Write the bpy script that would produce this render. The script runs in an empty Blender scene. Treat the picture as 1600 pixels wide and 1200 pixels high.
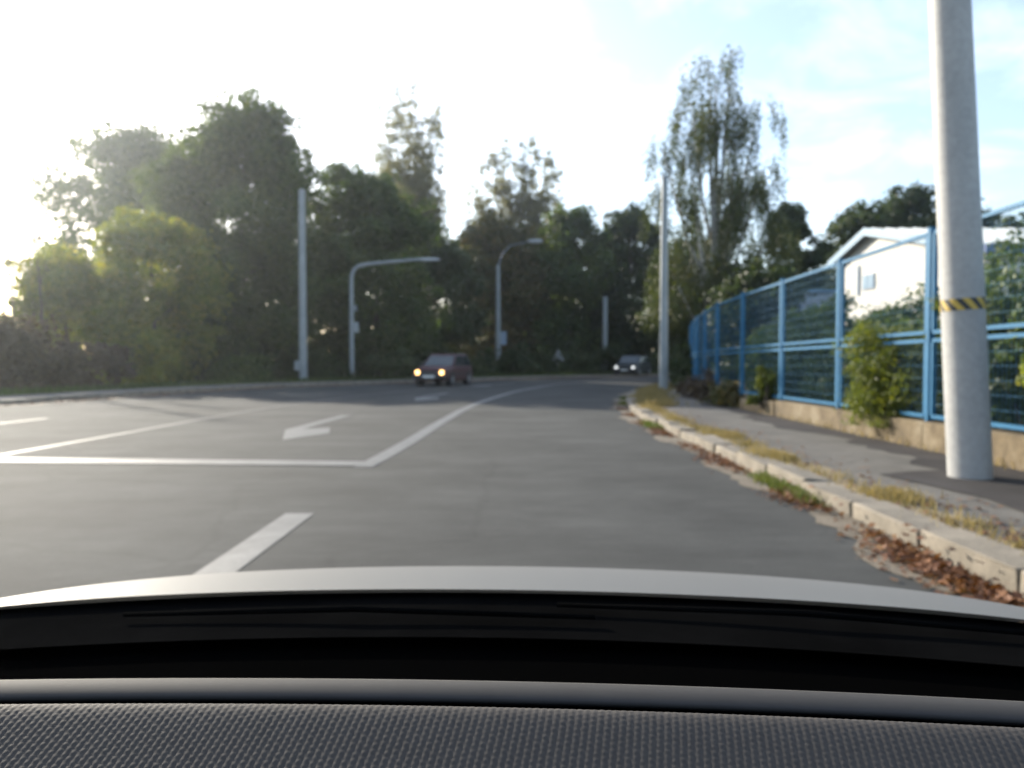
import bpy, bmesh, math, random
import numpy as np
from mathutils import Vector, Matrix

R = math.radians
sc = bpy.context.scene

# ------------------------------------------------------------------ camera, sky, sun, exposure
cam_d = bpy.data.cameras.new("camera")
cam = bpy.data.objects.new("camera", cam_d)
sc.collection.objects.link(cam)
cam.location = (0, 0, 1.2)
cam.rotation_euler = (R(90 - 1.83), 0, 0)
cam_d.sensor_width = 36
cam_d.lens = 28.1
cam_d.clip_start = 0.02
cam_d.clip_end = 3000
cam_d.dof.use_dof = True
cam_d.dof.focus_distance = 0.42
cam_d.dof.aperture_fstop = 11.5
sc.camera = cam

SUN_AZ = -40.0     # degrees from straight ahead, negative = to the left
SUN_EL = 19.3
world = bpy.data.worlds.new("World")
sc.world = world
world.use_nodes = True
wn, wl = world.node_tree.nodes, world.node_tree.links
wn.clear()
w_out = wn.new("ShaderNodeOutputWorld")
w_bg = wn.new("ShaderNodeBackground")
w_bg.inputs["Strength"].default_value = 0.15
sky = wn.new("ShaderNodeTexSky")
sky.sky_type = 'NISHITA'
sky.sun_disc = False
sky.sun_elevation = R(SUN_EL)
sky.sun_rotation = R(SUN_AZ)
sky.air_density = 0.9
sky.dust_density = 1.3
sky.ozone_density = 1.6
w_tc = wn.new("ShaderNodeTexCoord")
w_sep = wn.new("ShaderNodeSeparateXYZ")
w_add = wn.new("ShaderNodeMath"); w_add.operation = 'ADD'; w_add.inputs[1].default_value = 0.22
w_dx = wn.new("ShaderNodeMath"); w_dx.operation = 'DIVIDE'
w_dy = wn.new("ShaderNodeMath"); w_dy.operation = 'DIVIDE'
w_cmb = wn.new("ShaderNodeCombineXYZ")
w_noise = wn.new("ShaderNodeTexNoise")
w_noise.inputs["Scale"].default_value = 3.1
w_noise.inputs["Detail"].default_value = 7
w_noise.inputs["Roughness"].default_value = 0.6
w_noise.inputs["Distortion"].default_value = 0.4
w_ramp = wn.new("ShaderNodeValToRGB")
w_ramp.color_ramp.elements[0].position = 0.46
w_ramp.color_ramp.elements[0].color = (0.22, 0.22, 0.22, 1)
w_ramp.color_ramp.elements[1].position = 0.74
w_ramp.color_ramp.elements[1].color = (0.85, 0.85, 0.85, 1)
w_mix = wn.new("ShaderNodeMix"); w_mix.data_type = 'RGBA'; w_mix.blend_type = 'MIX'
w_mul = wn.new("ShaderNodeMix"); w_mul.data_type = 'RGBA'; w_mul.blend_type = 'ADD'
w_mul.inputs[0].default_value = 1.0
w_mul.inputs[7].default_value = (3.0, 3.0, 3.05, 1)
wl.new(w_tc.outputs["Generated"], w_sep.inputs[0])
wl.new(w_sep.outputs["Z"], w_add.inputs[0])
wl.new(w_sep.outputs["X"], w_dx.inputs[0]); wl.new(w_add.outputs[0], w_dx.inputs[1])
wl.new(w_sep.outputs["Y"], w_dy.inputs[0]); wl.new(w_add.outputs[0], w_dy.inputs[1])
wl.new(w_dx.outputs[0], w_cmb.inputs[0]); wl.new(w_dy.outputs[0], w_cmb.inputs[1])
wl.new(w_cmb.outputs[0], w_noise.inputs["Vector"])
wl.new(w_noise.outputs["Fac"], w_ramp.inputs[0])
wl.new(w_ramp.outputs["Color"], w_mix.inputs[0])
wl.new(sky.outputs[0], w_mul.inputs[6])
wl.new(sky.outputs[0], w_mix.inputs[6])
wl.new(w_mul.outputs[2], w_mix.inputs[7])
wl.new(w_mix.outputs[2], w_bg.inputs["Color"])
wl.new(w_bg.outputs[0], w_out.inputs["Surface"])

sun_d = bpy.data.lights.new("sun", 'SUN')
sun_d.energy = 5.0
sun_d.angle = R(0.53)
sun_d.color = (1.0, 0.91, 0.78)
sun = bpy.data.objects.new("sun", sun_d)
sc.collection.objects.link(sun)
sdir = Vector((math.sin(R(SUN_AZ)) * math.cos(R(SUN_EL)), math.cos(R(SUN_AZ)) * math.cos(R(SUN_EL)), math.sin(R(SUN_EL))))
sun.rotation_euler = sdir.to_track_quat('Z', 'Y').to_euler()
sun.location = (-60, 75, 60)

sc.view_settings.view_transform = 'Standard'
sc.view_settings.look = 'None'
sc.view_settings.gamma = 1
sc.view_settings.use_curve_mapping = False
sc.view_settings.exposure = 1.0
sc.render.engine = 'CYCLES'
sc.cycles.max_bounces = 6
sc.cycles.transparent_max_bounces = 12
sc.cycles.use_denoising = True

# ------------------------------------------------------------------ helpers
def link(o, parent=None):
    sc.collection.objects.link(o)
    if parent is not None:
        o.parent = parent
    return o

def tag(o, label=None, cat=None, group=None, kind=None):
    if label: o["label"] = label
    if cat: o["category"] = cat
    if group: o["group"] = group
    if kind: o["kind"] = kind
    return o

def empty(name, loc=(0, 0, 0), rz=0.0):
    o = bpy.data.objects.new(name, None)
    o.location = loc
    o.rotation_euler = (0, 0, rz)
    o.empty_display_size = 0.2
    return link(o)

def mesh_np(name, verts, faces, mat=None, parent=None, smooth=False):
    """verts (n,3), faces (m,k) with one k"""
    verts = np.asarray(verts, dtype=np.float32); faces = np.asarray(faces, dtype=np.int32)
    me = bpy.data.meshes.new(name)
    k = faces.shape[1]
    me.vertices.add(len(verts)); me.vertices.foreach_set("co", verts.ravel())
    me.loops.add(faces.size); me.loops.foreach_set("vertex_index", faces.ravel())
    me.polygons.add(len(faces))
    me.polygons.foreach_set("loop_start", np.arange(0, faces.size, k, dtype=np.int32))
    me.polygons.foreach_set("loop_total", np.full(len(faces), k, dtype=np.int32))
    if smooth:
        me.polygons.foreach_set("use_smooth", np.ones(len(faces), dtype=bool))
    me.update(calc_edges=True)
    if mat: me.materials.append(mat)
    o = bpy.data.objects.new(name, me)
    return link(o, parent)

class MB:
    """collects simple shapes; build() links them as one mesh object"""
    def __init__(s): s.v, s.f = [], []
    def add(s, vs, fs):
        b = len(s.v); s.v += [tuple(v) for v in vs]; s.f += [tuple(i + b for i in f) for f in fs]
    def box(s, c, d, rz=0.0, rx=0.0):
        m = Matrix.Translation(c) @ Matrix.Rotation(rz, 4, 'Z') @ Matrix.Rotation(rx, 4, 'X')
        x, y, z = d[0] / 2, d[1] / 2, d[2] / 2
        vs = [m @ Vector(p) for p in ((-x,-y,-z),(x,-y,-z),(x,y,-z),(-x,y,-z),(-x,-y,z),(x,-y,z),(x,y,z),(-x,y,z))]
        s.add(vs, ((3,2,1,0),(4,5,6,7),(0,1,5,4),(1,2,6,5),(2,3,7,6),(3,0,4,7)))
    def bar(s, a, b, w, h=None):
        """square bar from a to b"""
        a, b = Vector(a), Vector(b); h = h or w
        d = (b - a).normalized()
        up = Vector((0, 0, 1)) if abs(d.z) < 0.95 else Vector((0, 1, 0))
        u = d.cross(up).normalized(); v = u.cross(d).normalized()
        vs = []
        for p in (a, b):
            for i, j in ((-1,-1),(1,-1),(1,1),(-1,1)):
                vs.append(p + u * (w / 2 * i) + v * (h / 2 * j))
        s.add(vs, ((3,2,1,0),(4,5,6,7),(0,1,5,4),(1,2,6,5),(2,3,7,6),(3,0,4,7)))
    def tube(s, pts, rad, n=10, cap=True):
        pts = [Vector(p) for p in pts]
        rad = rad if isinstance(rad, (list, tuple)) else [rad] * len(pts)
        vs, fs = [], []
        ref = None
        for i, p in enumerate(pts):
            d = (pts[min(i + 1, len(pts) - 1)] - pts[max(i - 1, 0)]).normalized()
            if ref is None:
                ref = Vector((1, 0, 0)) if abs(d.x) < 0.9 else Vector((0, 1, 0))
            u = (ref - d * ref.dot(d)).normalized(); ref = u
            v = d.cross(u)
            for k in range(n):
                a = 2 * math.pi * k / n
                vs.append(p + (u * math.cos(a) + v * math.sin(a)) * rad[i])
        for i in range(len(pts) - 1):
            for k in range(n):
                k2 = (k + 1) % n
                fs.append((i*n+k, i*n+k2, (i+1)*n+k2, (i+1)*n+k))
        if cap:
            fs.append(tuple(range(n - 1, -1, -1))); fs.append(tuple(range((len(pts)-1)*n, len(pts)*n)))
        s.add(vs, fs)
    def loft(s, rings, cap=True):
        n = len(rings[0]); vs = [p for r in rings for p in r]; fs = []
        for i in range(len(rings) - 1):
            for k in range(n):
                k2 = (k + 1) % n
                fs.append((i*n+k, i*n+k2, (i+1)*n+k2, (i+1)*n+k))
        if cap:
            fs.append(tuple(range(n - 1, -1, -1))); fs.append(tuple(range((len(rings)-1)*n, len(rings)*n)))
        s.add(vs, fs)
    def build(s, name, mat, parent=None, smooth=False, bevel=0.0, seg=2):
        me = bpy.data.meshes.new(name)
        me.from_pydata(s.v, [], s.f)
        bm = bmesh.new(); bm.from_mesh(me)
        bmesh.ops.recalc_face_normals(bm, faces=bm.faces)
        if bevel > 0:
            bmesh.ops.bevel(bm, geom=list(bm.edges), offset=bevel, segments=seg, affect='EDGES', profile=0.6, clamp_overlap=True)
        bm.to_mesh(me); bm.free()
        if smooth:
            for p in me.polygons: p.use_smooth = True
            me.update()
        if mat: me.materials.append(mat)
        return link(bpy.data.objects.new(name, me), parent)

def set_smooth_angle(o, deg=35):
    me = o.data
    for p in me.polygons: p.use_smooth = True
    bm = bmesh.new(); bm.from_mesh(me)
    for e in bm.edges:
        if len(e.link_faces) == 2 and e.calc_face_angle(0) > R(deg): e.smooth = False
    bm.to_mesh(me); bm.free()
    return o

def copy_tree(o, parent=None):
    c = o.copy(); link(c, parent)
    for ch in list(o.children): copy_tree(ch, c)
    return c

# ------------------------------------------------------------------ materials
def new_mat(name):
    m = bpy.data.materials.new(name); m.use_nodes = True
    nt = m.node_tree; nt.nodes.clear()
    out = nt.nodes.new("ShaderNodeOutputMaterial")
    return m, nt, out

def principled(nt, out, rough=0.6, metal=0.0, spec=0.5):
    b = nt.nodes.new("ShaderNodeBsdfPrincipled")
    b.inputs["Roughness"].default_value = rough
    b.inputs["Metallic"].default_value = metal
    b.inputs["Specular IOR Level"].default_value = spec
    nt.links.new(b.outputs[0], out.inputs["Surface"])
    return b

def noise_ramp(nt, stops, scale=5.0, detail=5.0, rough=0.6, coord="Object", vec_scale=None, distortion=0.0):
    tc = nt.nodes.new("ShaderNodeTexCoord")
    n = nt.nodes.new("ShaderNodeTexNoise")
    n.inputs["Scale"].default_value = scale; n.inputs["Detail"].default_value = detail
    n.inputs["Roughness"].default_value = rough; n.inputs["Distortion"].default_value = distortion
    src = tc.outputs[coord]
    if vec_scale:
        mp = nt.nodes.new("ShaderNodeMapping"); mp.inputs["Scale"].default_value = vec_scale
        nt.links.new(src, mp.inputs[0]); src = mp.outputs[0]
    nt.links.new(src, n.inputs["Vector"])
    r = nt.nodes.new("ShaderNodeValToRGB")
    els = r.color_ramp.elements
    while len(els) < len(stops): els.new(0.5)
    for e, (p, c) in zip(els, stops):
        e.position = p; e.color = (*c, 1)
    nt.links.new(n.outputs["Fac"], r.inputs[0])
    return n, r

def mixc(nt, a, b, fac, mode='MIX'):
    m = nt.nodes.new("ShaderNodeMix"); m.data_type = 'RGBA'; m.blend_type = mode
    if isinstance(fac, (int, float)): m.inputs[0].default_value = fac
    else: nt.links.new(fac, m.inputs[0])
    for i, s in ((6, a), (7, b)):
        if isinstance(s, tuple): m.inputs[i].default_value = (*s, 1)
        else: nt.links.new(s, m.inputs[i])
    return m.outputs[2]

def bump(nt, bsdf, height, strength=0.3, dist=0.01):
    b = nt.nodes.new("ShaderNodeBump")
    b.inputs["Strength"].default_value = strength; b.inputs["Distance"].default_value = dist
    nt.links.new(height, b.inputs["Height"]); nt.links.new(b.outputs[0], bsdf.inputs["Normal"])

def surf(name, stops, scale=5, detail=6, rough=0.7, metal=0.0, bump_s=0.0, bump_scale=80, fine=None, spec=0.5, coord="Object", vec_scale=None, bump_d=0.01):
    m, nt, out = new_mat(name)
    b = principled(nt, out, rough, metal, spec)
    n, r = noise_ramp(nt, stops, scale, detail, coord=coord, vec_scale=vec_scale)
    col = r.outputs[0]
    if fine:
        n2, r2 = noise_ramp(nt, [(0.3, (fine[1],)*3), (0.7, (fine[2],)*3)], fine[0], 4, coord=coord)
        col = mixc(nt, col, r2.outputs[0], 1.0, 'MULTIPLY')
    nt.links.new(col, b.inputs["Base Color"])
    if bump_s:
        n3, _ = noise_ramp(nt, [(0, (0,0,0)), (1, (1,1,1))], bump_scale, 4, coord=coord)
        bump(nt, b, n3.outputs["Fac"], bump_s, bump_d)
    return m

def leaf_mat(name, cols, trans=0.4, tcol=None, clump=0.35):
    """cols: list of (pos, colour) picked per leaf; a broad noise shifts whole clumps"""
    m, nt, out = new_mat(name)
    geo = nt.nodes.new("ShaderNodeNewGeometry")
    r = nt.nodes.new("ShaderNodeValToRGB")
    els = r.color_ramp.elements
    while len(els) < len(cols): els.new(0.5)
    for e, (p, c) in zip(els, cols): e.position = p; e.color = (*c, 1)
    n, rr = noise_ramp(nt, [(0.3, (0,)*3), (0.7, (1,)*3)], clump, 3)
    ma = nt.nodes.new("ShaderNodeMath"); ma.operation = 'MULTIPLY_ADD'
    ma.inputs[1].default_value = 0.55
    mb = nt.nodes.new("ShaderNodeMath"); mb.operation = 'MULTIPLY'; mb.inputs[1].default_value = 0.45
    nt.links.new(rr.outputs[0], mb.inputs[0])
    nt.links.new(geo.outputs["Random Per Island"], ma.inputs[0]); nt.links.new(mb.outputs[0], ma.inputs[2])
    nt.links.new(ma.outputs[0], r.inputs[0])
    d = nt.nodes.new("ShaderNodeBsdfPrincipled"); d.inputs["Roughness"].default_value = 0.55
    d.inputs["Specular IOR Level"].default_value = 0.35
    t = nt.nodes.new("ShaderNodeBsdfTranslucent")
    mx = nt.nodes.new("ShaderNodeMixShader"); mx.inputs[0].default_value = trans
    nt.links.new(r.outputs[0], d.inputs["Base Color"])
    tc = mixc(nt, r.outputs[0], tcol or (1.6, 1.5, 0.7), 1.0, 'MULTIPLY')
    nt.links.new(tc, t.inputs["Color"])
    nt.links.new(d.outputs[0], mx.inputs[1]); nt.links.new(t.outputs[0], mx.inputs[2])
    nt.links.new(mx.outputs[0], out.inputs["Surface"])
    return m

def plain(name, col, rough=0.5, metal=0.0, spec=0.5, var=0.12, scale=6.0):
    lo = tuple(c * (1 - var) for c in col); hi = tuple(min(1, c * (1 + var)) for c in col)
    return surf(name, [(0.3, lo), (0.7, hi)], scale, 5, rough, metal, spec=spec)

def emit(name, col, strength):
    m, nt, out = new_mat(name)
    e = nt.nodes.new("ShaderNodeEmission"); e.inputs[0].default_value = (*col, 1); e.inputs[1].default_value = strength
    nt.links.new(e.outputs[0], out.inputs["Surface"])
    return m

def make_asphalt(name, a, b, tracks=True):
    m, nt, out = new_mat(name)
    bs = principled(nt, out, 0.9, 0, 0.12)
    n1, r1 = noise_ramp(nt, [(0.34, a), (0.66, b)], 0.5, 8, 0.7)
    n2, r2 = noise_ramp(nt, [(0.3, (0.78,)*3), (0.7, (1.18,)*3)], 45, 6, 0.8)
    n3, r3 = noise_ramp(nt, [(0.36, (0.80,)*3), (0.64, (1.10,)*3)], 1.1, 6, 0.72, vec_scale=(0.35, 1.0, 1.0) if tracks else None)
    c = mixc(nt, r1.outputs[0], r2.outputs[0], 1.0, 'MULTIPLY')
    c = mixc(nt, c, r3.outputs[0], 1.0, 'MULTIPLY')
    # cracks
    tc = nt.nodes.new("ShaderNodeTexCoord")
    wn_ = nt.nodes.new("ShaderNodeTexNoise"); wn_.inputs["Scale"].default_value = 2.0; wn_.inputs["Detail"].default_value = 6
    nt.links.new(tc.outputs["Object"], wn_.inputs["Vector"])
    va = mixc(nt, tc.outputs["Object"], wn_.outputs["Color"], 0.25)
    vo = nt.nodes.new("ShaderNodeTexVoronoi"); vo.feature = 'DISTANCE_TO_EDGE'; vo.inputs["Scale"].default_value = 0.42
    nt.links.new(va, vo.inputs["Vector"])
    vr = nt.nodes.new("ShaderNodeValToRGB")
    vr.color_ramp.elements[0].position = 0.0; vr.color_ramp.elements[0].color = (0.55, 0.55, 0.55, 1)
    vr.color_ramp.elements[1].position = 0.012; vr.color_ramp.elements[1].color = (1, 1, 1, 1)
    nt.links.new(vo.outputs["Distance"], vr.inputs[0])
    c = mixc(nt, c, vr.outputs[0], 0.28, 'MULTIPLY')
    nt.links.new(c, bs.inputs["Base Color"])
    bump(nt, bs, n2.outputs["Fac"], 0.35, 0.006)
    return m

def make_paint(name, col, wear_col):
    m, nt, out = new_mat(name)
    bs = principled(nt, out, 0.6, 0, 0.4)
    n1, r1 = noise_ramp(nt, [(0.36, wear_col), (0.62, col)], 3.2, 10, 0.85)
    n2, r2 = noise_ramp(nt, [(0.3, (0.82,)*3), (0.7, (1.0,)*3)], 60, 3)
    nt.links.new(mixc(nt, r1.outputs[0], r2.outputs[0], 1.0, 'MULTIPLY'), bs.inputs["Base Color"])
    return m

M = {}
M['asphalt'] = make_asphalt('asphalt', (0.048, 0.0485, 0.046), (0.081, 0.0815, 0.077))
M['walk'] = make_asphalt('pavement_asphalt', (0.125, 0.118, 0.106), (0.175, 0.162, 0.142), False)
M['walk_dark'] = make_asphalt('dark_asphalt', (0.050, 0.046, 0.044), (0.075, 0.068, 0.064), False)  # darker asphalt tone for the pavement band and pieces
M['paint'] = make_paint('road_paint', (0.175, 0.174, 0.166), (0.085, 0.085, 0.082))
M['paint_worn'] = make_paint('worn_road_paint', (0.092, 0.092, 0.088), (0.068, 0.068, 0.066))
M['kerb'] = surf('kerb_concrete', [(0.3, (0.13, 0.112, 0.085)), (0.7, (0.255, 0.22, 0.17))], 3, 6, 0.85, bump_s=0.4, bump_scale=60, fine=(40, 0.8, 1.1))
M['gutter'] = surf('gutter_dirt', [(0.3, (0.085, 0.07, 0.05)), (0.7, (0.21, 0.17, 0.12))], 4, 7, 0.95, bump_s=0.5, bump_scale=40, fine=(60, 0.7, 1.2))
M['dry_soil'] = surf('dry_soil', [(0.3, (0.14, 0.105, 0.06)), (0.7, (0.30, 0.24, 0.14))], 3, 7, 0.95, bump_s=0.6, bump_scale=30, fine=(50, 0.7, 1.2))
M['ground'] = surf('verge_ground', [(0.3, (0.022, 0.024, 0.010)), (0.55, (0.04, 0.042, 0.017)), (0.75, (0.055, 0.045, 0.022))], 0.6, 8, 0.95, bump_s=0.6, bump_scale=9, fine=(14, 0.6, 1.3))
M['wall'] = surf('stained_concrete', [(0.28, (0.06, 0.041, 0.02)), (0.5, (0.14, 0.103, 0.056)), (0.72, (0.215, 0.175, 0.115))], 2.4, 8, 0.9, bump_s=0.5, bump_scale=30, fine=(25, 0.75, 1.15))
M['pole'] = surf('galvanised_pole', [(0.3, (0.30, 0.30, 0.295)), (0.7, (0.39, 0.385, 0.37))], 2.5, 8, 0.62, 0.0, fine=(18, 0.86, 1.05), bump_s=0.15, bump_scale=12, spec=0.4, vec_scale=(1, 1, 0.35))
M['mast'] = surf('grey_mast', [(0.3, (0.21, 0.235, 0.24)), (0.7, (0.29, 0.31, 0.315))], 2.0, 6, 0.5, 0.1)
M['lamp'] = plain('lamp_housing', (0.36, 0.38, 0.39), 0.45)
M['blue'] = surf('blue_paint', [(0.3, (0.011, 0.100, 0.205)), (0.7, (0.017, 0.128, 0.245))], 3, 6, 0.55, fine=(30, 0.85, 1.08), spec=0.2)
M['wire'] = plain('blue_wire', (0.03, 0.13, 0.24), 0.6, spec=0.2)
M['bark'] = surf('bark', [(0.3, (0.05, 0.04, 0.03)), (0.7, (0.12, 0.095, 0.07))], 4, 7, 0.9, bump_s=0.8, bump_scale=14, vec_scale=(1, 1, 0.2))
M['birch_bark'] = surf('birch_bark', [(0.40, (0.06, 0.055, 0.05)), (0.5, (0.42, 0.41, 0.38)), (0.8, (0.55, 0.53, 0.50))], 3, 6, 0.8, vec_scale=(0.5, 0.5, 3.0))
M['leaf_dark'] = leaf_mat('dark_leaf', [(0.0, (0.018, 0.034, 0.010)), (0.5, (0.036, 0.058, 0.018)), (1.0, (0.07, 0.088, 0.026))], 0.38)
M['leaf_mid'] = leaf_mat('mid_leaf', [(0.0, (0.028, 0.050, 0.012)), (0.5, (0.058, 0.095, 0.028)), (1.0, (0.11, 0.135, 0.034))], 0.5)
M['leaf_yellow'] = leaf_mat('yellowing_leaf', [(0.0, (0.08, 0.12, 0.02)), (0.55, (0.17, 0.20, 0.03)), (0.88, (0.30, 0.26, 0.036)), (1.0, (0.28, 0.15, 0.03))], 0.55)
M['leaf_pale'] = leaf_mat('backlit_pale_leaf', [(0.0, (0.07, 0.085, 0.045)), (0.5, (0.13, 0.135, 0.08)), (1.0, (0.21, 0.19, 0.11))], 0.6)  # backlight and sky glare put into the pale leaf colour
M['leaf_birch'] = leaf_mat('birch_leaf', [(0.0, (0.028, 0.046, 0.014)), (0.6, (0.06, 0.08, 0.022)), (1.0, (0.14, 0.13, 0.035))], 0.36)
M['leaf_brown'] = leaf_mat('brown_leaf', [(0.0, (0.03, 0.022, 0.016)), (0.5, (0.06, 0.04, 0.026)), (1.0, (0.09, 0.07, 0.03))], 0.25)
M['leaf_russet'] = leaf_mat('russet_leaf', [(0.0, (0.035, 0.045, 0.014)), (0.5, (0.075, 0.075, 0.022)), (1.0, (0.15, 0.09, 0.028))], 0.35)
M['leaf_hedge'] = leaf_mat('hedge_leaf', [(0.0, (0.040, 0.070, 0.018)), (0.5, (0.070, 0.110, 0.028)), (1.0, (0.12, 0.15, 0.04))], 0.38)
M['leaf_thuja'] = leaf_mat('thuja_leaf', [(0.0, (0.045, 0.065, 0.014)), (0.5, (0.105, 0.135, 0.022)), (1.0, (0.18, 0.18, 0.03))], 0.45)
M['litter'] = leaf_mat('fallen_leaf', [(0.0, (0.07, 0.032, 0.016)), (0.4, (0.14, 0.058, 0.025)), (0.75, (0.22, 0.10, 0.04)), (1.0, (0.30, 0.20, 0.08))], 0.15, clump=1.5)
M['dry_grass'] = leaf_mat('dry_grass', [(0.0, (0.11, 0.10, 0.035)), (0.4, (0.25, 0.20, 0.085)), (1.0, (0.38, 0.30, 0.14))], 0.3, (1.2, 1.15, 0.8), clump=1.2)
M['green_grass'] = leaf_mat('green_grass', [(0.0, (0.05, 0.08, 0.02)), (0.6, (0.10, 0.13, 0.03)), (1.0, (0.2, 0.18, 0.06))], 0.3, clump=1.2)

# ------------------------------------------------------------------ curves of the road
def catmull(pts, step=0.5):
    P = [np.array(p, float) for p in pts]
    P = [2 * P[0] - P[1]] + P + [2 * P[-1] - P[-2]]
    out = []
    for i in range(1, len(P) - 2):
        n = max(2, int(np.linalg.norm(P[i + 1] - P[i]) / step))
        for k in range(n):
            t = k / n
            out.append(0.5 * ((2 * P[i]) + (-P[i-1] + P[i+1]) * t + (2*P[i-1] - 5*P[i] + 4*P[i+1] - P[i+2]) * t * t + (-P[i-1] + 3*P[i] - 3*P[i+1] + P[i+2]) * t ** 3))
    out.append(P[-2])
    return np.array(out)

def resample(pl, step):
    seg = np.linalg.norm(np.diff(pl, axis=0), axis=1); s = np.concatenate([[0], np.cumsum(seg)])
    t = np.arange(0, s[-1], step)
    return np.stack([np.interp(t, s, pl[:, i]) for i in range(pl.shape[1])], 1)

def offset(pl, d):
    """to the right of travel for d > 0"""
    t = np.gradient(pl, axis=0); t /= np.linalg.norm(t, axis=1)[:, None]
    return pl + np.stack([t[:, 1], -t[:, 0]], 1) * d

RIGHT = resample(catmull([(2.5, -14), (2.5, -6), (2.52, 0), (2.55, 6), (2.54, 11), (2.56, 15.5), (2.78, 19), (3.3, 23), (4.2, 27.5), (5.9, 32.5), (8.6, 37.5), (12.5, 42), (18, 46.5), (26, 51), (40, 56.5), (70, 66)]), 0.5)
LEFT = resample(catmull([(-60, 9), (-40, 10.5), (-26, 12.5), (-17.5, 15.6), (-13.6, 19.6), (-12.5, 23.8), (-11.5, 28.6), (-9.4, 34), (-7.2, 36.8), (-4.6, 39.6), (-1.2, 44), (3.6, 49.5), (9, 54.2), (16, 58.6), (26, 63.4), (40, 69), (70, 79)]), 0.5)

def strip(name, a, b, z, mat, parent=None):
    n = min(len(a), len(b)); a, b = a[:n], b[:n]
    v = np.concatenate([np.c_[a, np.full(n, z)], np.c_[b, np.full(n, z)]])
    i = np.arange(n - 1)
    f = np.stack([i, n + i, n + i + 1, i + 1], 1)
    return mesh_np(name, v, f, mat, parent)

def poly(name, pts, z, mat, parent=None):
    me = bpy.data.meshes.new(name)
    me.from_pydata([(x, y, z) for x, y in pts], [], [tuple(range(len(pts)))])
    me.materials.append(mat)
    return link(bpy.data.objects.new(name, me), parent)

# ------------------------------------------------------------------ ground, road, markings, kerbs, pavements
ground = poly('ground', [(-240, -60), (240, -60), (240, 300), (-240, 300)], -0.012, M['ground'])
tag(ground, kind='structure')

rp = list(map(tuple, LEFT)) + list(map(tuple, RIGHT[::-1])) + [(2.5, -30), (-60, -30)]
road = poly('road', rp, 0.0, M['asphalt'])
bm = bmesh.new(); bm.from_mesh(road.data); bmesh.ops.triangulate(bm, faces=bm.faces); bm.to_mesh(road.data); bm.free()
for p in road.data.polygons:
    if p.normal.z < 0: p.flip()
tag(road, kind='structure')

CENTRE = resample(catmull([(-1.64, 8.75), (-1.48, 11.5), (-1.3, 15.8), (-0.95, 21), (0.0, 28.2), (1.0, 33), (2.3, 37.8), (4.9, 43.2), (8.8, 48.2), (14, 52.4), (22, 57), (36, 62.5)]), 0.4)
LANE = resample(catmull([(-6.35, 9.6), (-6.2, 13), (-6.1, 16.3), (-5.75, 20.5), (-4.7, 26.5), (-3.2, 32)]), 0.4)
strip('centre_line', offset(CENTRE, -0.11), offset(CENTRE, 0.11), 0.004, M['paint'], road)
strip('lane_line', offset(LANE, -0.07), offset(LANE, 0.07), 0.004, M['paint_worn'], road)
poly('stop_line', [(-10.2, 9.5), (-10.2, 9.95), (-1.535, 9.24), (-1.53, 8.84)], 0.008, M['paint'], road)
poly('guide_dash', [(-1.78, 3.1), (-1.56, 3.1), (-1.53, 6.15), (-1.75, 6.15)], 0.004, M['paint'], road)
for y0, y1 in ((13.7, 16.0),):
    poly('lane_dash', [(-9.6, y0), (-9.47, y0), (-9.25, y1), (-9.38, y1)], 0.004, M['paint_worn'], road)
ARROW = [(-0.10, 0.0), (0.12, 0.0), (-0.06, -3.25), (0.34, -2.95), (0.57, -4.0), (0.12, -5.05), (-0.31, -3.4)]
def arrow(x, y, s, a):
    ca, sa = math.cos(a), math.sin(a)
    o = poly('turn_arrow', [(x + (px * ca - py * sa) * s, y + (px * sa + py * ca) * s) for px, py in ARROW], 0.004, M['paint'], road)
    return o
arrow(-3.50, 16.8, 1.0, 0.0)
arrow(-2.25, 27.6, 1.0, -0.12)
arrow(0.1, 38.6, 1.0, -0.42)

# gutter dirt along the right kerb, a little ragged
rng = np.random.default_rng(5)
near = RIGHT[(RIGHT[:, 1] > -12) & (RIGHT[:, 1] < 34)]
near = resample(near, 0.18)
rag = 0.30 + 0.10 * np.sin(near[:, 1] * 1.7) + 0.07 * np.sin(near[:, 1] * 4.3 + 1) + rng.uniform(-0.05, 0.05, len(near))
tg = np.gradient(near, axis=0); tg /= np.linalg.norm(tg, axis=1)[:, None]
nr = np.stack([tg[:, 1], -tg[:, 0]], 1)
strip('gutter_dirt', near - nr * rag[:, None], near + nr * 0.02, 0.005, M['gutter'], road)
nl = LEFT[(LEFT[:, 0] > -20) & (LEFT[:, 1] < 60)]
nl = resample(nl, 0.3)
ragl = 0.65 + 0.2 * np.sin(nl[:, 0] * 1.3) + rng.uniform(-0.12, 0.12, len(nl))
tgl = np.gradient(nl, axis=0); tgl /= np.linalg.norm(tgl, axis=1)[:, None]
nrl = np.stack([tgl[:, 1], -tgl[:, 0]], 1)
strip('gutter_dirt', nl - nrl * 0.02, nl + nrl * ragl[:, None], 0.005, M['gutter'], road)

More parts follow.
